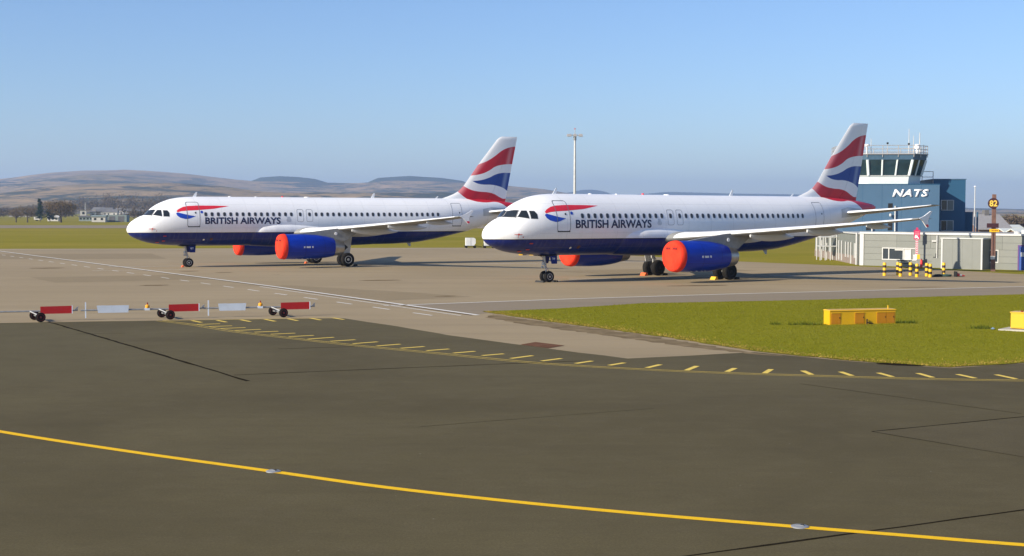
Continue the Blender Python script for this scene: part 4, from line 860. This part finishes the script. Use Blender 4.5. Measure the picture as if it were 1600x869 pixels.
MB().tube(LP(7.35,.08,0), LP(7.35,.08,2.75), .06, .06, 12).build('downpipe', M_trim, low); lbox(6.95, 7.25, .01, .16, .9, 1.2, 'meter_box', M_clad2, low); lbox(6.9, 7.3, .01, .16, 2.2, 2.32, 'vent', M_trim, low)
lbox(7.0, 7.9, .03, .3, -.05, .8, 'service_box', M_clad2, low)
# receding left wall with white posts, a ladder cage and stacked panels
e2 = Vector((1.7, 26, 0)).normalized(); n2 = Vector((-e2.y, e2.x, 0)); O2 = Vector((-.15, .35, 0))
def rb(l0, l1, n0, n1, z0, z1, name, mat, parent):
    return MB().obox(O2+e2*l0+n2*n0+UP*z0, e2*(l1-l0), n2*(n1-n0), UP*(z1-z0)).build(name, mat, parent)
M_brown = plain('brown_base', (.24, .19, .16), .9)
rb(0, 26, -6, -.05, -.2, 2.75, 'side_wall', M_clad, low); rb(-.1, 26.2, -6, .08, 2.75, 2.88, 'side_roof', M_trim, low)
rb(.6, 26, -.045, .0, -.1, .75, 'brick_base', M_brown, low)
for i, (l, z0, z1) in enumerate([(1.0,.55,1.9),(1.7,.55,1.9),(3.6,-.1,1.95),(5.0,.5,1.95),(6.4,.5,1.95),(8.6,.1,2.0),(10.2,.1,2.0),(15.5,.7,2.2),(17.4,.7,2.2),(19.8,.7,2.2),(22.0,.6,2.3),(24.6,.6,2.4)]):
    rb(l, l+.40, -.0, .05, z0, z1, 'white_panel', M_trim, low)
MB().tube(O2+n2*.18, O2+n2*.18+UP*2.9, .09, .09, 12).build('corner_pipe', M_trim, low)
lad = tag(empty('access_frame', (A.x+O2.x+e2.x*11.5+n2.x*.9, A.y+O2.y+e2.y*11.5, 0)), 'white tubular access frame against the low building side wall', 'scaffold')
for x_, z_ in ((-.75, 2.6), (-.25, 2.3), (.25, 2.3), (.85, 3.0)):
    for y_ in (0, 1.6): MB().tube((x_, y_, 0), (x_, y_, z_), .05, .05, 8).build('upright', M_trim, lad)
for z_ in (1.35, 2.25):
    MB().box((-.8,-.05,z_),(.9,1.65,z_+.08)).build('platform', M_trim, lad)
for z_ in (2.6, 2.9): MB().tube((-.25,0,z_-.35),(.85,0,z_-.1),.035,.035,6).build('rail', M_trim, lad)
# roof clutter
for l, n_, w_, h_ in ((13.0,-4,1.1,.35),(15.2,-5,.9,.28),(18.5,-6,1.6,.35),(17.0,-3,.7,.25)): lbox(l, l+w_, n_-.8, n_, 2.9, 2.9+h_, 'roof_unit', M_trim, low)
MB().lathe([(0,.3),(.12,.28),(.22,.15),(.25,.02)], LP(12.2,-5,2.9), (0,0,1), 16).build('roof_dome', M_trim, low)

# ------------------------------------------------------------------ blue control tower
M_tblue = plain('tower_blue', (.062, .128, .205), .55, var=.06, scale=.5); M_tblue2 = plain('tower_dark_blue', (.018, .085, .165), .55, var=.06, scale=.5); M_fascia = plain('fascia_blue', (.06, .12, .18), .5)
M_cabglass = plain('cab_glass', (.02, .045, .055), .05, var=.4, scale=.5); M_cabw = plain('cab_white', (.70, .76, .73), .45, var=.04)
M_rail = plain('galvanised', (.42, .40, .38), .5, .3, .1, 5)
TO = Vector((32.0, 134.6, 0)); TD_ = Vector((.993, -.118, 0)); TN = Vector((-.118, -.993, 0))
tower = tag(empty('control_tower', (TO.x, TO.y, 0)), 'blue control tower with glazed cab and white NATS lettering', 'tower')
def TP(l, n, z): return TD_*l+TN*n+UP*z
def tb(l0, l1, n0, n1, z0, z1, name, mat, parent): return MB().obox(TP(l0,n0,z0), TD_*(l1-l0), TN*(n1-n0), UP*(z1-z0)).build(name, mat, parent)
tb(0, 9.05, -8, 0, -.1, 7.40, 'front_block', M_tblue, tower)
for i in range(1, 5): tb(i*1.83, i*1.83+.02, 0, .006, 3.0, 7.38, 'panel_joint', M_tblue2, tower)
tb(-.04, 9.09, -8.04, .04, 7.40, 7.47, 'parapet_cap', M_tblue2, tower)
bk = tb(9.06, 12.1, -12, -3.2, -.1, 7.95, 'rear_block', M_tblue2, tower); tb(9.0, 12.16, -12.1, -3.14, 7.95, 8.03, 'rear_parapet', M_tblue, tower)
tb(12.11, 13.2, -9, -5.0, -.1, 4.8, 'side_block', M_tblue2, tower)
for z0 in (4.95, 2.95):
    w = tb(9.75, 11.0, -3.22, -3.16, z0, z0+1.0, 'window', M_pane, tower)
    for a, c in ((9.75,9.82),(10.32,10.40),(10.93,11.0)): tb(a, c, -3.18, -3.11, z0, z0+1.0, 'frame', M_trim, w)
    for a in (z0-.02, z0+.95): tb(9.82, 10.93, -3.18, -3.11, a, a+.06, 'frame', M_trim, w)
    tb(10.45, 10.92, -3.155, -3.145, z0+.05, z0+.94, 'blind', M_clad, w)
# narrow slots and service pole on the front
for l, z0, z1 in ((4.25,5.0,5.6),(4.25,3.0,3.75),(2.2,3.0,3.6)): tb(l, l+.42, 0, .03, z0, z1, 'louvre', M_dark, tower)
MB().tube(TP(4.9,.15,2.9), TP(4.9,.15,5.35), .07, .07, 10).build('pipe', M_trim, tower); MB().lathe([(0,.1),(.16,.13),(.26,.08)], TP(4.45,.25,4.35), (0,0,1), 12).build('flood_lamp', M_trim, tower); MB().tube(TP(4.45,0,4.4), TP(4.45,.25,4.4), .03, .03, 6).build('lamp_arm', M_trim, tower)
MB().tube(TP(2.75,.15,2.9), TP(2.75,.15,3.6), .07, .07, 8).build('pipe', M_trim, tower)
bm = text_bm('NATS', .74, 3.45, .035, .25, 1.05)
for v in bm.verts: v.co = TP(4.62+v.co.x, .03, 6.22+v.co.z)
r_ = bmesh.ops.extrude_face_region(bm, geom=bm.faces[:]); 
for v in [q for q in r_['geom'] if isinstance(q, bmesh.types.BMVert)]: v.co += TN*.05
bmesh.ops.recalc_face_normals(bm, faces=bm.faces); me = bpy.data.meshes.new('sign_lettering'); bm.to_mesh(me); bm.free(); me.materials.append(plain('sign_white', (.85, .85, .85), .4)); o = bpy.data.objects.new('sign_lettering', me); C.objects.link(o); o.parent = tower
# glazed cab: an uneven octagon that widens upward
def cabpoly(k):
    base = [(-.1,-1.9),(1.0,-.25),(2.35,.05),(6.3,.05),(7.75,-1.75),(7.75,-5.0),(6.2,-6.6),(1.4,-6.6),(-.1,-5.0)]; c = Vector((3.8,-3.2))
    return [c+(Vector(p)-c)*k for p in base]
def cabring(k, z): return [TP(p.x, p.y-.25, z) for p in cabpoly(k)]
def band(k0, z0, k1, z1, name, mat, parent, cap=True):
    a, b_ = cabring(k0, z0), cabring(k1, z1); n_ = len(a); m_ = MB(); m_.add(a+b_, [(i, (i+1) % n_, n_+(i+1) % n_, n_+i) for i in range(n_)]+([tuple(range(n_-1,-1,-1)), tuple(range(n_,2*n_))] if cap else [])); return m_.build(name, mat, parent)
band(.93, 7.4, .965, 8.22, 'cab_base', M_cabw, tower); band(.985, 8.22, .988, 8.30, 'cab_sill', M_trim, tower)
band(.93, 8.3, 1.03, 9.82, 'cab_core', M_dark, tower)
a0, a1 = cabring(.965, 8.30), cabring(1.07, 9.80)
for i in range(len(a0)):
    p0, p1, q0, q1 = a0[i], a0[(i+1) % len(a0)], a1[i], a1[(i+1) % len(a0)]; k = max(1, round((p1-p0).length/1.18))
    if i == 2: k = 3
    for j in range(k):
        f0, f1 = j/k, (j+1)/k; P0, P1, Q0, Q1 = p0.lerp(p1, f0), p0.lerp(p1, f1), q0.lerp(q1, f0), q0.lerp(q1, f1); nn = (P1-P0).cross(Q0-P0).normalized(); nn = nn if nn.dot((P0-TP(3.4,-3.4,8))) > 0 else -nn
        MB().add([P0, P1, Q1, Q0, P0-nn*.03, P1-nn*.03, Q1-nn*.03, Q0-nn*.03], [(0,1,2,3),(7,6,5,4),(0,1,5,4),(1,2,6,5),(2,3,7,6),(3,0,4,7)]).build('cab_pane', M_cabglass, tower)
        MB().tube(P0+nn*.02, Q0+nn*.02, .14 if j == 0 else .085, None, 6).build('mullion', M_cabw, tower)
band(1.085, 9.80, 1.10, 10.30, 'cab_fascia', M_fascia, tower); band(1.13, 10.30, 1.13, 10.40, 'roof_deck', M_rail, tower)
# roof railing, masts, dome
rr0 = cabring(1.11, 10.4)
for i in range(len(rr0)):
    p0, p1 = rr0[i], rr0[(i+1) % len(rr0)]; k = max(1, round((p1-p0).length/1.3))
    for j in range(k):
        q = p0.lerp(p1, j/k); MB().tube(q-UP*.35, q+UP*.78, .035, .035, 6).build('rail_post', M_rail, tower)
    for z_ in (.12, .42, .76): MB().tube(p0+UP*z_, p1+UP*z_, .028, .028, 6).build('rail', M_rail, tower)
for l, n_, z1, th in ((1.95,-1.0,12.75,.05),(2.75,-1.4,11.9,.05),(6.3,-1.2,12.8,.05),(6.9,-2.2,12.2,.045),(7.55,-2.6,12.5,.07),(8.0,-3,11.35,.05),(4.2,-.6,11.4,.04),(1.75,-2.6,11.4,.05)):
    MB().tube(TP(l,n_,10.4), TP(l,n_,z1), th, th*.5, 7).build('antenna', M_trim if th > .042 else M_rail, tower)
for l, n_, z_ in ((1.95,-1.0,11.35),(4.2,-.6,11.4),(6.3,-1.2,11.35)): MB().box(TP(l,n_,z_)-Vector((.08,.08,.08)), TP(l,n_,z_)+Vector((.08,.08,.08))).build('lamp', M_dark, tower)
MB().lathe([(0,.12),(.5,.12),(.5,.28),(.75,.30),(.92,.2),(.98,.02)], TP(7.15,-1.6,10.4), (0,0,1), 18).build('radome', M_white, tower, 40)
MB().lathe([(0,.09),(.7,.09),(.72,.26),(.92,.26),(.95,.02)], TP(2.3,-.9,10.4), (0,0,1), 14).build('camera_unit', M_white, tower, 40)
for l in (7.9, 8.95): MB().tube(TP(l,-3.0,7.4), TP(l,-3.0,8.75), .035, .035, 6).build('rail_post', M_rail, tower)
for z_ in (8.2, 8.73): MB().tube(TP(7.9,-3.0,z_), TP(8.95,-3.0,z_), .03, .03, 6).build('rail', M_rail, tower)
# white mast behind
fp = tag(empty('flag_pole', (49.85, 150, 0)), 'thin white mast right of the blue tower', 'mast'); MB().tube((0,0,0),(0,0,7.5),.08,.05,10).build('pole', M_grey, fp); MB().tube((.3,0,0),(.3,0,4.8),.10,.10,8).build('cable_duct', M_tblue2, fp); MB().lathe([(0,.12),(.06,.12),(.12,.02)], (0,0,7.5), (0,0,1), 10).build('finial', M_white, fp)

# ------------------------------------------------------------------ lamp mast
lm = tag(empty('lamp_mast', (10.32, 230, 0), .1), 'tall pale floodlight mast rising behind the nearer jet', 'lamp mast')
MB().tube((0,0,0),(0,0,17.1),.27,.16,14).build('pole', plain('mast_grey', (.50, .50, .49), .5, .2), lm); MB().tube((0,0,16.5),(0,0,17.1),.24,.24,12).build('collar', M_seal, lm)
MB().tube((-1.0,0,17.35),(1.0,0,17.35),.06,.06,8).build('cross_arm', M_rail, lm)
for x_, w_ in ((-.95,.85),(.95,.7),(0,.6)):
    h_ = MB().add([(x_-w_/2,-.35,17.15),(x_+w_/2,-.35,17.15),(x_+w_/2,.35,17.2),(x_-w_/2,.35,17.2),(x_-w_*.35,-.2,17.55),(x_+w_*.35,-.2,17.55),(x_+w_*.35,.25,17.55),(x_-w_*.35,.25,17.55)], [(0,3,2,1),(4,5,6,7),(0,1,5,4),(1,2,6,5),(2,3,7,6),(3,0,4,7)]).build('floodlight', M_rail, lm); MB().box((x_-w_*.4,-.3,17.10),(x_+w_*.4,.3,17.148)).build('lens', M_white, h_)
MB().tube((0,0,17.1),(0,0,18.3),.05,.05,8).build('spike', M_rail, lm); MB().lathe([(0,.10),(.12,.12),(.2,.03)], (0,0,18.3), (0,0,1), 10).build('obstruction_light', M_flag, lm)

# ------------------------------------------------------------------ bollards, signs, pole 82
M_yel = plain('safety_yellow', (.80, .47, .012), .5, var=.06); M_blk = plain('band_black', (.035, .022, .02), .6)
BL = [((27.81,103.69),'yellow and black bollard standing alone, leftmost of the row'),((29.03,104.48),'back bollard of the first close pair from the left'),((28.70,102.6),'front bollard of the first close pair from the left'),((29.90,104.21),'bollard between the first pair and the red sign post'),((29.63,101.63),'bollard in front of the red sign post, lowest in the picture of its row'),((30.73,102.9),'left bollard of the close pair right of the red sign'),((30.53,101.38),'right bollard of the close pair right of the red sign'),((32.26,103.8),'yellow and black bollard beside the coiled hose, rightmost')]
def bollard():
    e = empty('bollard'); MB().lathe([(0,.125),(.93,.125),(.97,.11),(.985,.06),(.99,.01)], (0,0,0), (0,0,1), 20).build('post', M_yel, e, 45)
    for z_ in (.22, .60): MB().lathe([(z_,.126),(z_,.129),(z_+.19,.129),(z_+.19,.126)], (0,0,0), (0,0,1), 20, False).build('band', M_blk, e, 45)
    return e
b0 = bollard()
for i, (p, lb) in enumerate(BL):
    b_ = b0 if i == 0 else copy_tree(b0); b_.location = (p[0], p[1], 0); b_.rotation_euler.z = i*.7; tag(b_, lb, 'bollard', 'yellow and black bollards')
# hose and cone debris beside the last bollard
hm_ = MB()
def hose(name, r, w, c, turns, mat, label, h=.05):
    pts = [Vector((c[0]+(r+.015*i/8)*math.cos(i*.5), c[1]+w*math.sin(i*.5), h+.012*i/6)) for i in range(int(turns*12.6))]
    m_ = MB()
    for a, b_ in zip(pts, pts[1:]): m_.tube(a, b_, .045, .045, 6)
    return tag(m_.build(name, mat, None, 60), label, 'hose')
hose('coiled_hose', .55, .35, (31.75, 102.3), 3.5, plain('green_hose', (.03, .07, .06), .7), 'dark green coiled hose lying by the rightmost bollard')
e = tag(empty('fallen_cone', (33.0, 102.2, .0), .2), 'red and white cone lying on its side past the hose', 'cone')
MB().tube((-.35,0,.17),(.35,0,.06),.15,.035,14).build('body', plain('cone_red', (.55, .03, .03), .6), e, 40); MB().tube((-.1,0,.134),(.1,0,.10),.111,.079,14).build('band', M_trim, e, 40); MB().box((-.42,-.2,.0),(-.35,.2,.40)).build('base', M_dark, e)
e = tag(empty('sand_bag', (31.2, 102.0, 0), .3), 'dark sandbag slumped between hose and bollards', 'sandbag'); MB().add([(-.4,-.2,.004),(.4,-.22,.004),(.38,.2,.004),(-.38,.22,.004),(-.25,-.12,.16),(.22,-.1,.2),(.2,.12,.2),(-.22,.13,.15)], [(0,3,2,1),(4,5,6,7),(0,1,5,4),(1,2,6,5),(2,3,7,6),(3,0,4,7)]).build('sack', M_dark, e, 80); MB().tube((.38,0,.1),(.5,.02,.16),.05,.02,8).build('tied_neck', M_dark, e)
rk = tag(empty('barrier_rail', (33.6, 119.0, 0), -.75), 'low dark rail in front of the grey building window', 'rail')
for z_ in (.35, .62): MB().tube((-.7,0,z_),(.7,0,z_),.035,.035,8).build('rail', M_dark, rk)
for x_ in (-.5, .5): MB().tube((x_,0,0),(x_,0,.66),.035,.035,8).build('post', M_dark, rk)
# red safety sign on chevron post
sg_ = tag(empty('safety_sign', (35.0, 120.2, 0), -.25), 'red sign board on red and white chevron post behind the bollards', 'sign')
M_signred = plain('sign_red', (.55, .02, .10), .5, var=.05); M_signpale = plain('sign_pale', (.75, .70, .68), .5)
MB().box((-.03,.0,0),(.03,.05,3.4)).build('pole', M_rail, sg_); bd = MB().box((-.26,-.03,2.40),(.26,-.005,3.22)).build('board', M_signred, sg_)
for z_ in (3.02, 2.9, 2.8): MB().box((-.18,-.036,z_),(.18,-.03,z_+.05)).build('print_line', plain('sign_print', (.62, .25, .28), .5), bd)
MB().add([(-.19,-.036,2.50),(-.05,-.036,2.50),(-.02,-.036,2.58),(.10,-.036,2.44),(.18,-.036,2.50),(.06,-.036,2.64),(.10,-.036,2.74),(0,-.036,2.70),(-.06,-.036,2.78),(-.17,-.036,2.74)], [tuple(range(10))]).build('pictogram', M_white, bd)
cp = MB().box((-.11,-.02,1.05),(.11,-.002,2.38)).build('chevron_panel', M_signpale, sg_)
for i in range(7):
    z_ = 1.10+i*.185; MB().add([(-.11,-.026,z_+.09),(0,-.026,z_),(.11,-.026,z_+.09),(.11,-.026,z_+.18),(0,-.026,z_+.09),(-.11,-.026,z_+.18)], [(0,1,4,5),(1,2,3,4)]).build('chevron', M_signred, cp)
MB().box((-.28,-.06,.62),(.02,.0,1.08)).build('leaflet_box', M_signpale, sg_); MB().box((.02,-.10,.70),(.27,.0,1.10)).build('alarm_box', M_yel, sg_); MB().box((-.09,-.05,3.22),(.09,.05,3.42)).build('lamp', M_signred, sg_)
fe = tag(empty('fire_extinguisher', (35.3, 119.8, 0)), 'red fire extinguisher standing beside the chevron sign post', 'extinguisher'); MB().lathe([(0,.12),(.52,.12),(.60,.09),(.64,.04),(.70,.04)], (0,0,0), (0,0,1), 18).build('cylinder', plain('extinguisher_red', (.62, .02, .02), .4), fe, 40); MB().box((-.03,-.1,.68),(.03,.06,.74)).build('handle', M_dark, fe); MB().tube((.05,0,.68),(.15,-.02,.3),.018,.018,6).build('hose', M_dark, fe)
# numbered post
M_post = plain('rusty_post', (.16, .085, .065), .85, var=.25, scale=3); M_disc = plain('disc_dark', (.05, .015, .02), .5); M_num = plain('number_yellow', (.85, .55, .08), .5)
np_ = tag(empty('stand_number_post', (38.95, 112.5, 0), -.08), 'brown wooden post with dark round yellow 82 sign', 'sign post')
MB().add([(-.16,-.12,-.05),(.16,-.12,-.05),(.16,.12,-.05),(-.16,.12,-.05),(-.14,-.11,6.2),(.14,-.11,6.2),(.14,.11,6.2),(-.14,.11,6.2)], [(0,3,2,1),(4,5,6,7),(0,1,5,4),(1,2,6,5),(2,3,7,6),(3,0,4,7)]).build('post', M_post, np_)
dc = MB().lathe([(0,.43),(.05,.43)], (-.10,-.13,5.47), (0,-1,0), 32).build('number_disc', M_disc, np_)
bm = text_bm('82', .50, .62, .03)
for v in bm.verts: v.co = (v.co.x-.10-.31, -.188, v.co.z+5.22)
me = bpy.data.meshes.new('numerals'); bm.to_mesh(me); bm.free(); me.materials.append(M_num); o = bpy.data.objects.new('numerals', me); C.objects.link(o); o.parent = dc
MB().box((-.58,-.22,3.50),(.34,-.122,3.86)).build('display_box', M_disc, np_); pl_ = MB().box((-.36,-.16,3.15),(.40,-.122,3.40)).build('yellow_plate', M_yel, np_)
for x_ in (-.2, -.06, .08, .2): MB().box((x_,-.166,3.25),(x_+.09,-.16,3.31)).build('plate_print', M_coverd, pl_)
MB().box((-.24,-.25,.95),(.08,-.122,1.22)).build('junction_box', M_trim, np_); MB().tube((-.05,-.135,1.22),(-.05,-.125,3.5),.02,.02,6).build('conduit', M_disc, np_)

# ------------------------------------------------------------------ yellow cabinets on the grass
M_cab = plain('cabinet_yellow', (.66, .37, .003), .45, var=.05, scale=1.5, coat=.2); M_cabd = plain('cabinet_door_orange', (.50, .20, .003), .5, var=.06, scale=2)
cb = tag(empty('equipment_cabinet', (13.24, 57.75, 0), math.atan2(.287,.958)), 'long yellow equipment cabinet with three darker doors on the grass', 'cabinet')
MB().box((0,0,.02),(3.12,.50,.60)).build('body', M_cab, cb); lid = MB().add([(-.02,-.03,.60),(3.14,-.03,.60),(3.14,.53,.60),(-.02,.53,.60),(.0,0,.635),(3.12,0,.635),(3.12,.5,.65),(.0,.5,.65)], [(0,3,2,1),(4,5,6,7),(0,1,5,4),(1,2,6,5),(2,3,7,6),(3,0,4,7)]).build('lid', M_cab, cb)
for x0, x1 in ((.06,.50),(1.18,1.62),(2.22,2.66),(2.68,3.06)):
    d_ = MB().box((x0,-.014,.06),(x1,-.0,.50)).build('door', M_cabd, cb); MB().box((x0,-.03,.50),(x1,.0,.52)).build('hinge_strip', M_cab, d_); MB().box((x1-.06,-.026,.28),(x1-.03,-.014,.34)).build('latch', M_dark, d_)
MB().tube((2.9,.25,.62),(2.9,.25,.78),.02,.02,8).build('vent_pipe', M_yel, cb); MB().tube((1.72,-.06,.02),(1.72,-.06,.24),.03,.03,8).tube((1.72,-.06,.10),(2.0,-.1,.04),.02,.02,6).build('cable_stub', M_dark, cb)
c2 = tag(empty('equipment_cabinet', (19.95, 55.45, 0), math.atan2(-.6,.8)), 'bright yellow cabinet on a pale slab at the right picture edge', 'cabinet')
MB().box((-.35,-.45,0),(2.9,.95,.07)).build('slab', plain('pale_slab', (.42, .40, .34), .9), c2); MB().box((0,0,.10),(2.6,.7,.72)).build('body', M_cab, c2); MB().box((-.03,-.03,.72),(2.63,.73,.755)).build('lid', M_cab, c2); MB().box((-.01,-.012,.09),(2.61,.71,.10)).build('plinth', M_dark, c2)
for x0, x1 in ((.06,.84),(.88,1.70),(1.74,2.54)):
    d_ = MB().box((x0,-.014,.14),(x1,-.0,.62)).build('door', M_cab, c2); MB().box((x1-.07,-.026,.36),(x1-.03,-.014,.44)).build('latch', M_dark, d_)
MB().tube((.35,.3,.75),(.35,.3,.80),.05,.05,10).build('vent', M_coverd, c2)
bs = tag(empty('crumpled_bag', (19.35, 55.75, .02)), 'small blue bag lying by the right cabinet slab', 'bag'); MB().lathe([(0,.06),(.03,.09),(.05,.06),(.08,.02)], (0,0,0), (0,0,1), 9).build('bag', plain('blue_bag', (.18, .27, .36), .5), bs)

# ------------------------------------------------------------------ barrier trailers
M_bred = plain('barrier_red', (.33, .001, .002), .55, var=.05); M_bwhite = plain('barrier_white', (.55, .62, .72), .55, var=.04); M_galv = plain('galvanised_bar', (.26, .27, .28), .5, .3, .15, 6); M_hub = plain('hub_red', (.16, .012, .01), .6)
def barrier(k, full=True):       # k scales the tongue; the axle swivels a little under the bar
    e = empty('barrier_trailer'); SW = rad(13); ax = Vector((-math.sin(SW), math.cos(SW), 0)); UZ = Vector((0, 0, 1)); sx = -3.36*k
    MB().tube((sx-.2 if full else -3.6,0,.42),(1.45,0,.42),.035,.035,10).build('draw_bar', M_galv, e, 40)
    MB().tube(ax*-.66+UZ*.205, ax*.66+UZ*.205, .035, .035, 10).tube(Vector((-.30,0,.42)), ax*-.5+UZ*.25, .03, .03, 8).tube(Vector((-.30,0,.42)), ax*.5+UZ*.25, .03, .03, 8).tube(ax*-.55+UZ*.26, ax*.55+UZ*.26, .05, .05, 8).build('axle', M_galv, e, 40)
    for y in (-.68, .68):
        c = ax*y+UZ*.205; w = MB().lathe([(-.07,.10),(-.07,.165),(-.055,.195),(-.02,.205),(.02,.205),(.055,.195),(.07,.165),(.07,.10)], c, ax, 28).build('wheel', M_tyre, e, 45)
        for s_ in (-1, 1): MB().lathe([(s_*.062,.145),(s_*.073,.14),(s_*.055,.09),(s_*.075,.03),(s_*.076,.005)], c, ax, 24, False).build('hub', M_hub, w, 40)
    MB().add([(.12,-.04,.30),(1.42,-.04,.31),(1.42,-.01,.31),(.12,-.01,.30),(.12,-.04,.615),(1.42,-.04,.63),(1.42,-.01,.63),(.12,-.01,.615)], [(0,3,2,1),(4,5,6,7),(0,1,5,4),(1,2,6,5),(2,3,7,6),(3,0,4,7)]).build('red_board', M_bred, e)
    MB().box((1.40,-.06,.30),(1.435,.02,.64)).build('end_bracket', M_bwhite, e)
    if full:
        a0, a1 = -2.90*k, -1.56*k
        MB().add([(a0+.06,-.045,.30),(a1-.03,-.045,.30),(a1-.03,-.015,.30),(a0+.06,-.015,.30),(a0,-.09,.62),(a1,-.09,.62),(a1,-.06,.62),(a0,-.06,.62)], [(0,3,2,1),(4,5,6,7),(0,1,5,4),(1,2,6,5),(2,3,7,6),(3,0,4,7)]).build('white_board', M_bwhite, e)
        MB().box((sx-.025,-.03,.09),(sx+.025,.02,.77)).build('reflector_post', M_bwhite, e)
        lb = MB().box((-.90,-.07,.38),(-.68,.07,.48)).build('lamp_battery_box', M_bwhite, e); MB().lathe([(0,.08),(.05,.10),(.11,.09),(.15,.04)], (-.78,0,.48), (0,0,1), 18).build('amber_lens', plain('amber_lamp', (.85, .38, .02), .35), lb, 40); MB().tube((-.78,0,.62),(-.78,0,.72),.035,.02,10).build('lamp_knob', M_coverd, lb)
    MB().tube((1.45,0,.42),(1.62,0,.44),.03,.03,8).tube((1.62,0,.40),(1.62,0,.54),.025,.025,8).tube((1.50,-.05,.45),(1.66,.04,.58),.022,.022,8).build('hitch', M_galv, e)
    return e
BR = math.atan2(2.9, 9.73)
for i, (p, k, lb) in enumerate([((-20.24,59.15),1,'barrier trailer farthest left, its bar leaving the picture'), ((-15.14,60.68),1,'middle barrier trailer with white board, amber lamp and red board'), ((-10.47,62.1),.91,'rightmost barrier trailer, its red board ending in a hook')]):
    t_ = barrier(k, i > 0); t_.location = (p[0], p[1], 0); t_.rotation_euler.z = BR; tag(t_, lb, 'barrier', 'linked barrier trailers')

# ------------------------------------------------------------------ cargo bins and kerb blocks behind the jets
M_bin = plain('bin_aluminium', (.66, .67, .65), .5, .1, .08, 1.5)
for i, (x, lb) in enumerate(((-5.4,'silver cargo container on a dolly, left one behind the jet noses'), (-3.0,'silver cargo container on a dolly, next to the nearer jet nose'))):
    e = tag(empty('cargo_container', (x, 180.2, 0), .12), lb, 'container', 'cargo containers')
    b_ = MB().prism([(-.62,-.75),(.62,-.75),(.62,.75),(-.62,.75)], .32, .33); MB().add([(-.62,-.75,.32),(.40,-.75,.32),(.62,-.75,.62),(.62,-.75,1.15),(.45,-.75,1.32),(-.62,-.75,1.32)]+[(-.62,.75,.32),(.40,.75,.32),(.62,.75,.62),(.62,.75,1.15),(.45,.75,1.32),(-.62,.75,1.32)], [(0,1,2,3,4,5),(11,10,9,8,7,6)]+[(k, (k+1) % 6, 6+(k+1) % 6, 6+k) for k in range(6)]).build('shell', M_bin, e)
    MB().box((-.02,-.765,.36),(.02,-.75,1.3)).build('rib', M_galv, e); MB().box((-.8,-.8,.22),(.8,.8,.30)).build('dolly_deck', M_dark, e); MB().tube((.8,0,.26),(1.5,0,.15),.04,.04,6).build('tow_bar', M_dark, e)
    for x_ in (-.55, .55):
        for y_ in (-.6, .6): MB().lathe([(-.06,.13),(.06,.13)], (x_,y_,.13), (0,1,0), 14).build('wheel', M_tyre, e)
e = tag(empty('baggage_slide', (-.9, 180.6, 0), .1), 'pale low baggage cart half hidden by the nearer jet nose', 'cart'); MB().add([(-.9,-.6,.25),(1.3,-.6,.25),(1.3,.6,.25),(-.9,.6,.25),(-.9,-.6,1.2),(.9,-.6,.4),(.9,.6,.4),(-.9,.6,1.2)], [(0,3,2,1),(4,5,6,7),(0,1,5,4),(1,2,6,5),(2,3,7,6),(3,0,4,7)]).build('body', M_bin, e)
for x_ in (-.6, .9): MB().lathe([(-.7,.12),(.7,.12)], (x_,0,.12), (0,1,0), 12).build('wheel', M_tyre, e)
for i, x in enumerate((.3, 1.45, 2.6, 5.05)):
    e = tag(empty('kerb_block', (x+.7, 150.6, 0), .1), ['yellow and black block under the nearer jet nose, leftmost of its row','second yellow and black block under the nearer jet nose','third yellow and black block under the nearer jet nose','yellow and black block just right of the nearer jet nose leg'][i], 'block', 'yellow and black kerb blocks')
    MB().box((-.25,-.15,0),(.12,.15,.36)).build('yellow_end', M_yel, e); MB().box((.12,-.15,0),(.55,.15,.34)).build('black_end', M_blk, e)
